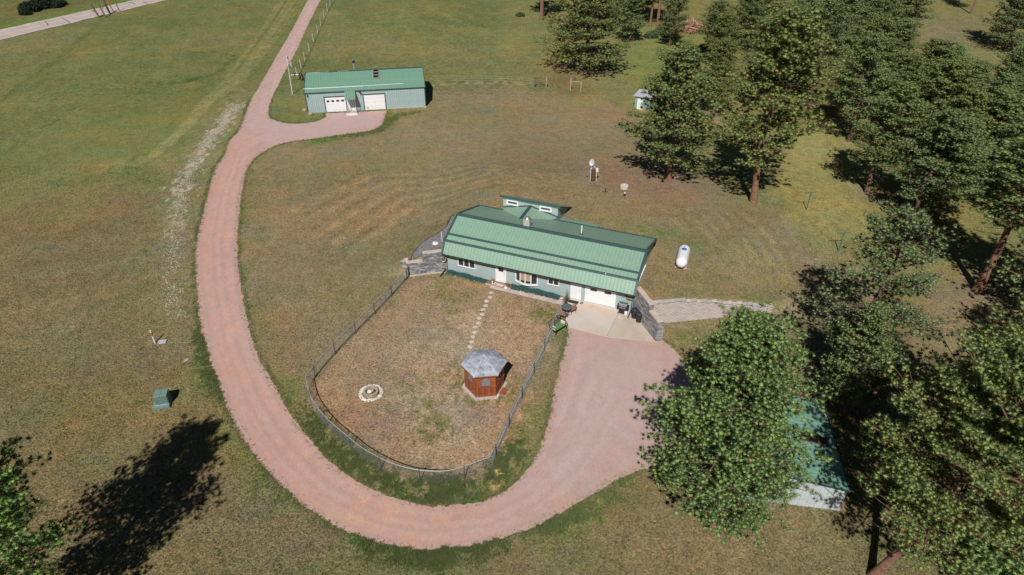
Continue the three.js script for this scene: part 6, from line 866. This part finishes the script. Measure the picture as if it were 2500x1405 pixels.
// grass: small tufts over the near ground, taller where it grows green along the drive and the fence
const bladeG = (n, seed) => { const r = rng(seed), pos = []; for (let i = 0; i < n; i++) { const a = r() * 6.3, q = .5 * r(), x = q * Math.cos(a), z = q * Math.sin(a), b = r() * 6.3, w = .07, lx = (r() - .5) * .8, lz = (r() - .5) * .8, h = .6 + .5 * r(); pos.push(x - w * Math.cos(b), 0, z - w * Math.sin(b), x + w * Math.cos(b), 0, z + w * Math.sin(b), x + lx, h, z + lz); } const g = new THREE.BufferGeometry(); g.setAttribute('position', new THREE.Float32BufferAttribute(pos, 3)); g.computeVertexNormals(); return muv(g); };
const grassM = new THREE.MeshPhysicalMaterial({ side: THREE.DoubleSide, roughness: .9, specularIntensity: .1 });
const onHard = (() => { const n = 700, x0 = -62, z0 = -100, s = 128 / n, m = new Uint8Array(n * n); for (let j = 0; j < n; j++) for (let i = 0; i < n; i++) { const x = x0 + (i + .5) * s, z = z0 + (j + .5) * s; if (z > -4) continue; const [u, v] = uvOf(x, z); if ((u > -.3 && u < 17.7 && v > -.1 && v < 9) || (u > 4.7 && u < 12 && v > -1.2 && v <= 0) || (u > 11.7 && u < 20.2 && v > -4 && v < .4 && v > -3.9 - (u - 16) * -.2 && (u < 17.5 || v < .3 - 1.3 * (u - 17.5)))) m[j * n + i] = 1; }
  const P = DRIVE, zs = P.map((p) => p[1]); for (let j = 0; j < n; j++) { const z = z0 + (j + .5) * s, X = []; for (let i = 0; i < P.length; i++) { const a = P[i], b = P[(i + 1) % P.length]; if ((a[1] > z) !== (b[1] > z)) X.push(lerp(a[0], b[0], (z - a[1]) / (b[1] - a[1]))); } X.sort((a, b) => a - b); for (let k = 0; k + 1 < X.length; k += 2) for (let i = Math.max(0, Math.ceil((X[k] - x0) / s)); i < Math.min(n, (X[k + 1] - x0) / s); i++) m[j * n + i] = 2; }
  return (x, z) => { const i = ((x - x0) / s) | 0, j = ((z - z0) / s) | 0; return i < 0 || j < 0 || i >= n || j >= n ? 0 : m[j * n + i]; }; })();
scatter('turf_grass', 'short dry grass of the mown ground and the meadow slope', 230000, 31, (r) => {
  const z = -13 - 62 * Math.pow(r(), 1.25), w = 9 - z * .78, x = (r() * 2 - 1) * w; if (onHard(x, z) || hgt(x, z) - hgt(x, z + .4) > .2) return null; const c = near.sample(x, z); if (!c) return null; const k = K * (.9 + .6 * r()), g = c[1] / (c[0] + 1e-4); return { x, z, s: .09 + .08 * r(), sy: (.05 + .06 * r()) * (g > 1.05 ? 1.5 : 1), c: [c[0] * k, c[1] * k, c[2] * k] }; }, bladeG(7, 3), grassM);
const edgePts = DRIVE; scatter('edge_grass', 'taller green grass growing along the edges of the drive', 12000, 33, (r) => {
  const i = (r() * edgePts.length) | 0, a = edgePts[i], b = edgePts[(i + 1) % edgePts.length], t = r(), x0 = lerp(a[0], b[0], t), z0 = lerp(a[1], b[1], t), x = x0 + (r() - .5) * .7, z = z0 + (r() - .5) * .7; if (z > -12 || z < -98 || onHard(x, z) === 1) return null; if (onHard(x, z) === 2 && r() < .85) return null; if (nz(2, x0, z0, 9) < -.5 && r() < .8) return null; const [u, v] = uvOf(x, z); if (u > 11 && u < 20.5 && v > -4.4) return null; const k = .7 + .6 * r(), g = nz(1, x, z, 12) > .6 ? [.24, .21, .11] : [.16, .185, .075]; return { x, z, s: .1 + .08 * r(), sy: .05 + .09 * r(), c: g.map((q) => q * k) }; }, bladeG(8, 5), grassM, .005);
const lush = [[[740, 985], [790, 1065], [850, 1125], [930, 1172], [1010, 1200]], [[1000, 1195], [1090, 1205], [1180, 1185]], [[860, 1330], [960, 1352], [1060, 1356], [1160, 1345], [1240, 1325]], [[1290, 1300], [1380, 1270], [1450, 1235], [1540, 1180]], [[1190, 1180], [1240, 1120], [1275, 1075]], [[770, 345], [850, 332], [920, 322], [950, 300], [960, 285], [1030, 272]], [[484, 780], [506, 880], [545, 975]], [[1040, 1362], [1100, 1358]]].map((l) => plan(l));
scatter('lush_grass', 'long green grass in the ditch below the yard fence and along the outer bend of the drive', 17000, 35, (r) => { const li = (r() * lush.length) | 0, P = lush[li], f = r() * (P.length - 1), i = Math.min(P.length - 2, f | 0), t = f - i, e = Math.min(f, P.length - 1 - f), w = (r() + r() + r() - 1.5) * (li < 2 ? 1.15 : .7), A = P[i], B = P[i + 1], L = Math.hypot(B[0] - A[0], B[1] - A[1]), x = lerp(A[0], B[0], t) - (B[1] - A[1]) / L * w + (r() - .5) * .8, z = lerp(A[1], B[1], t) + (B[0] - A[0]) / L * w + (r() - .5) * .8; if (onHard(x, z) || r() > e * 1.6 + .12 || nz(2, x, z, 8) + .5 * nz(3, x, z, 4) < -.35 + .9 * (r() - .5)) return null; const k = .65 + .65 * r(), g = r() < .25 ? [.24, .22, .11] : [.15, .205, .07]; return { x, z, s: .12 + .1 * r(), sy: .1 + .12 * r(), c: g.map((q) => q * k) }; }, bladeG(8, 9), grassM);

renderer.render(scene, camera);
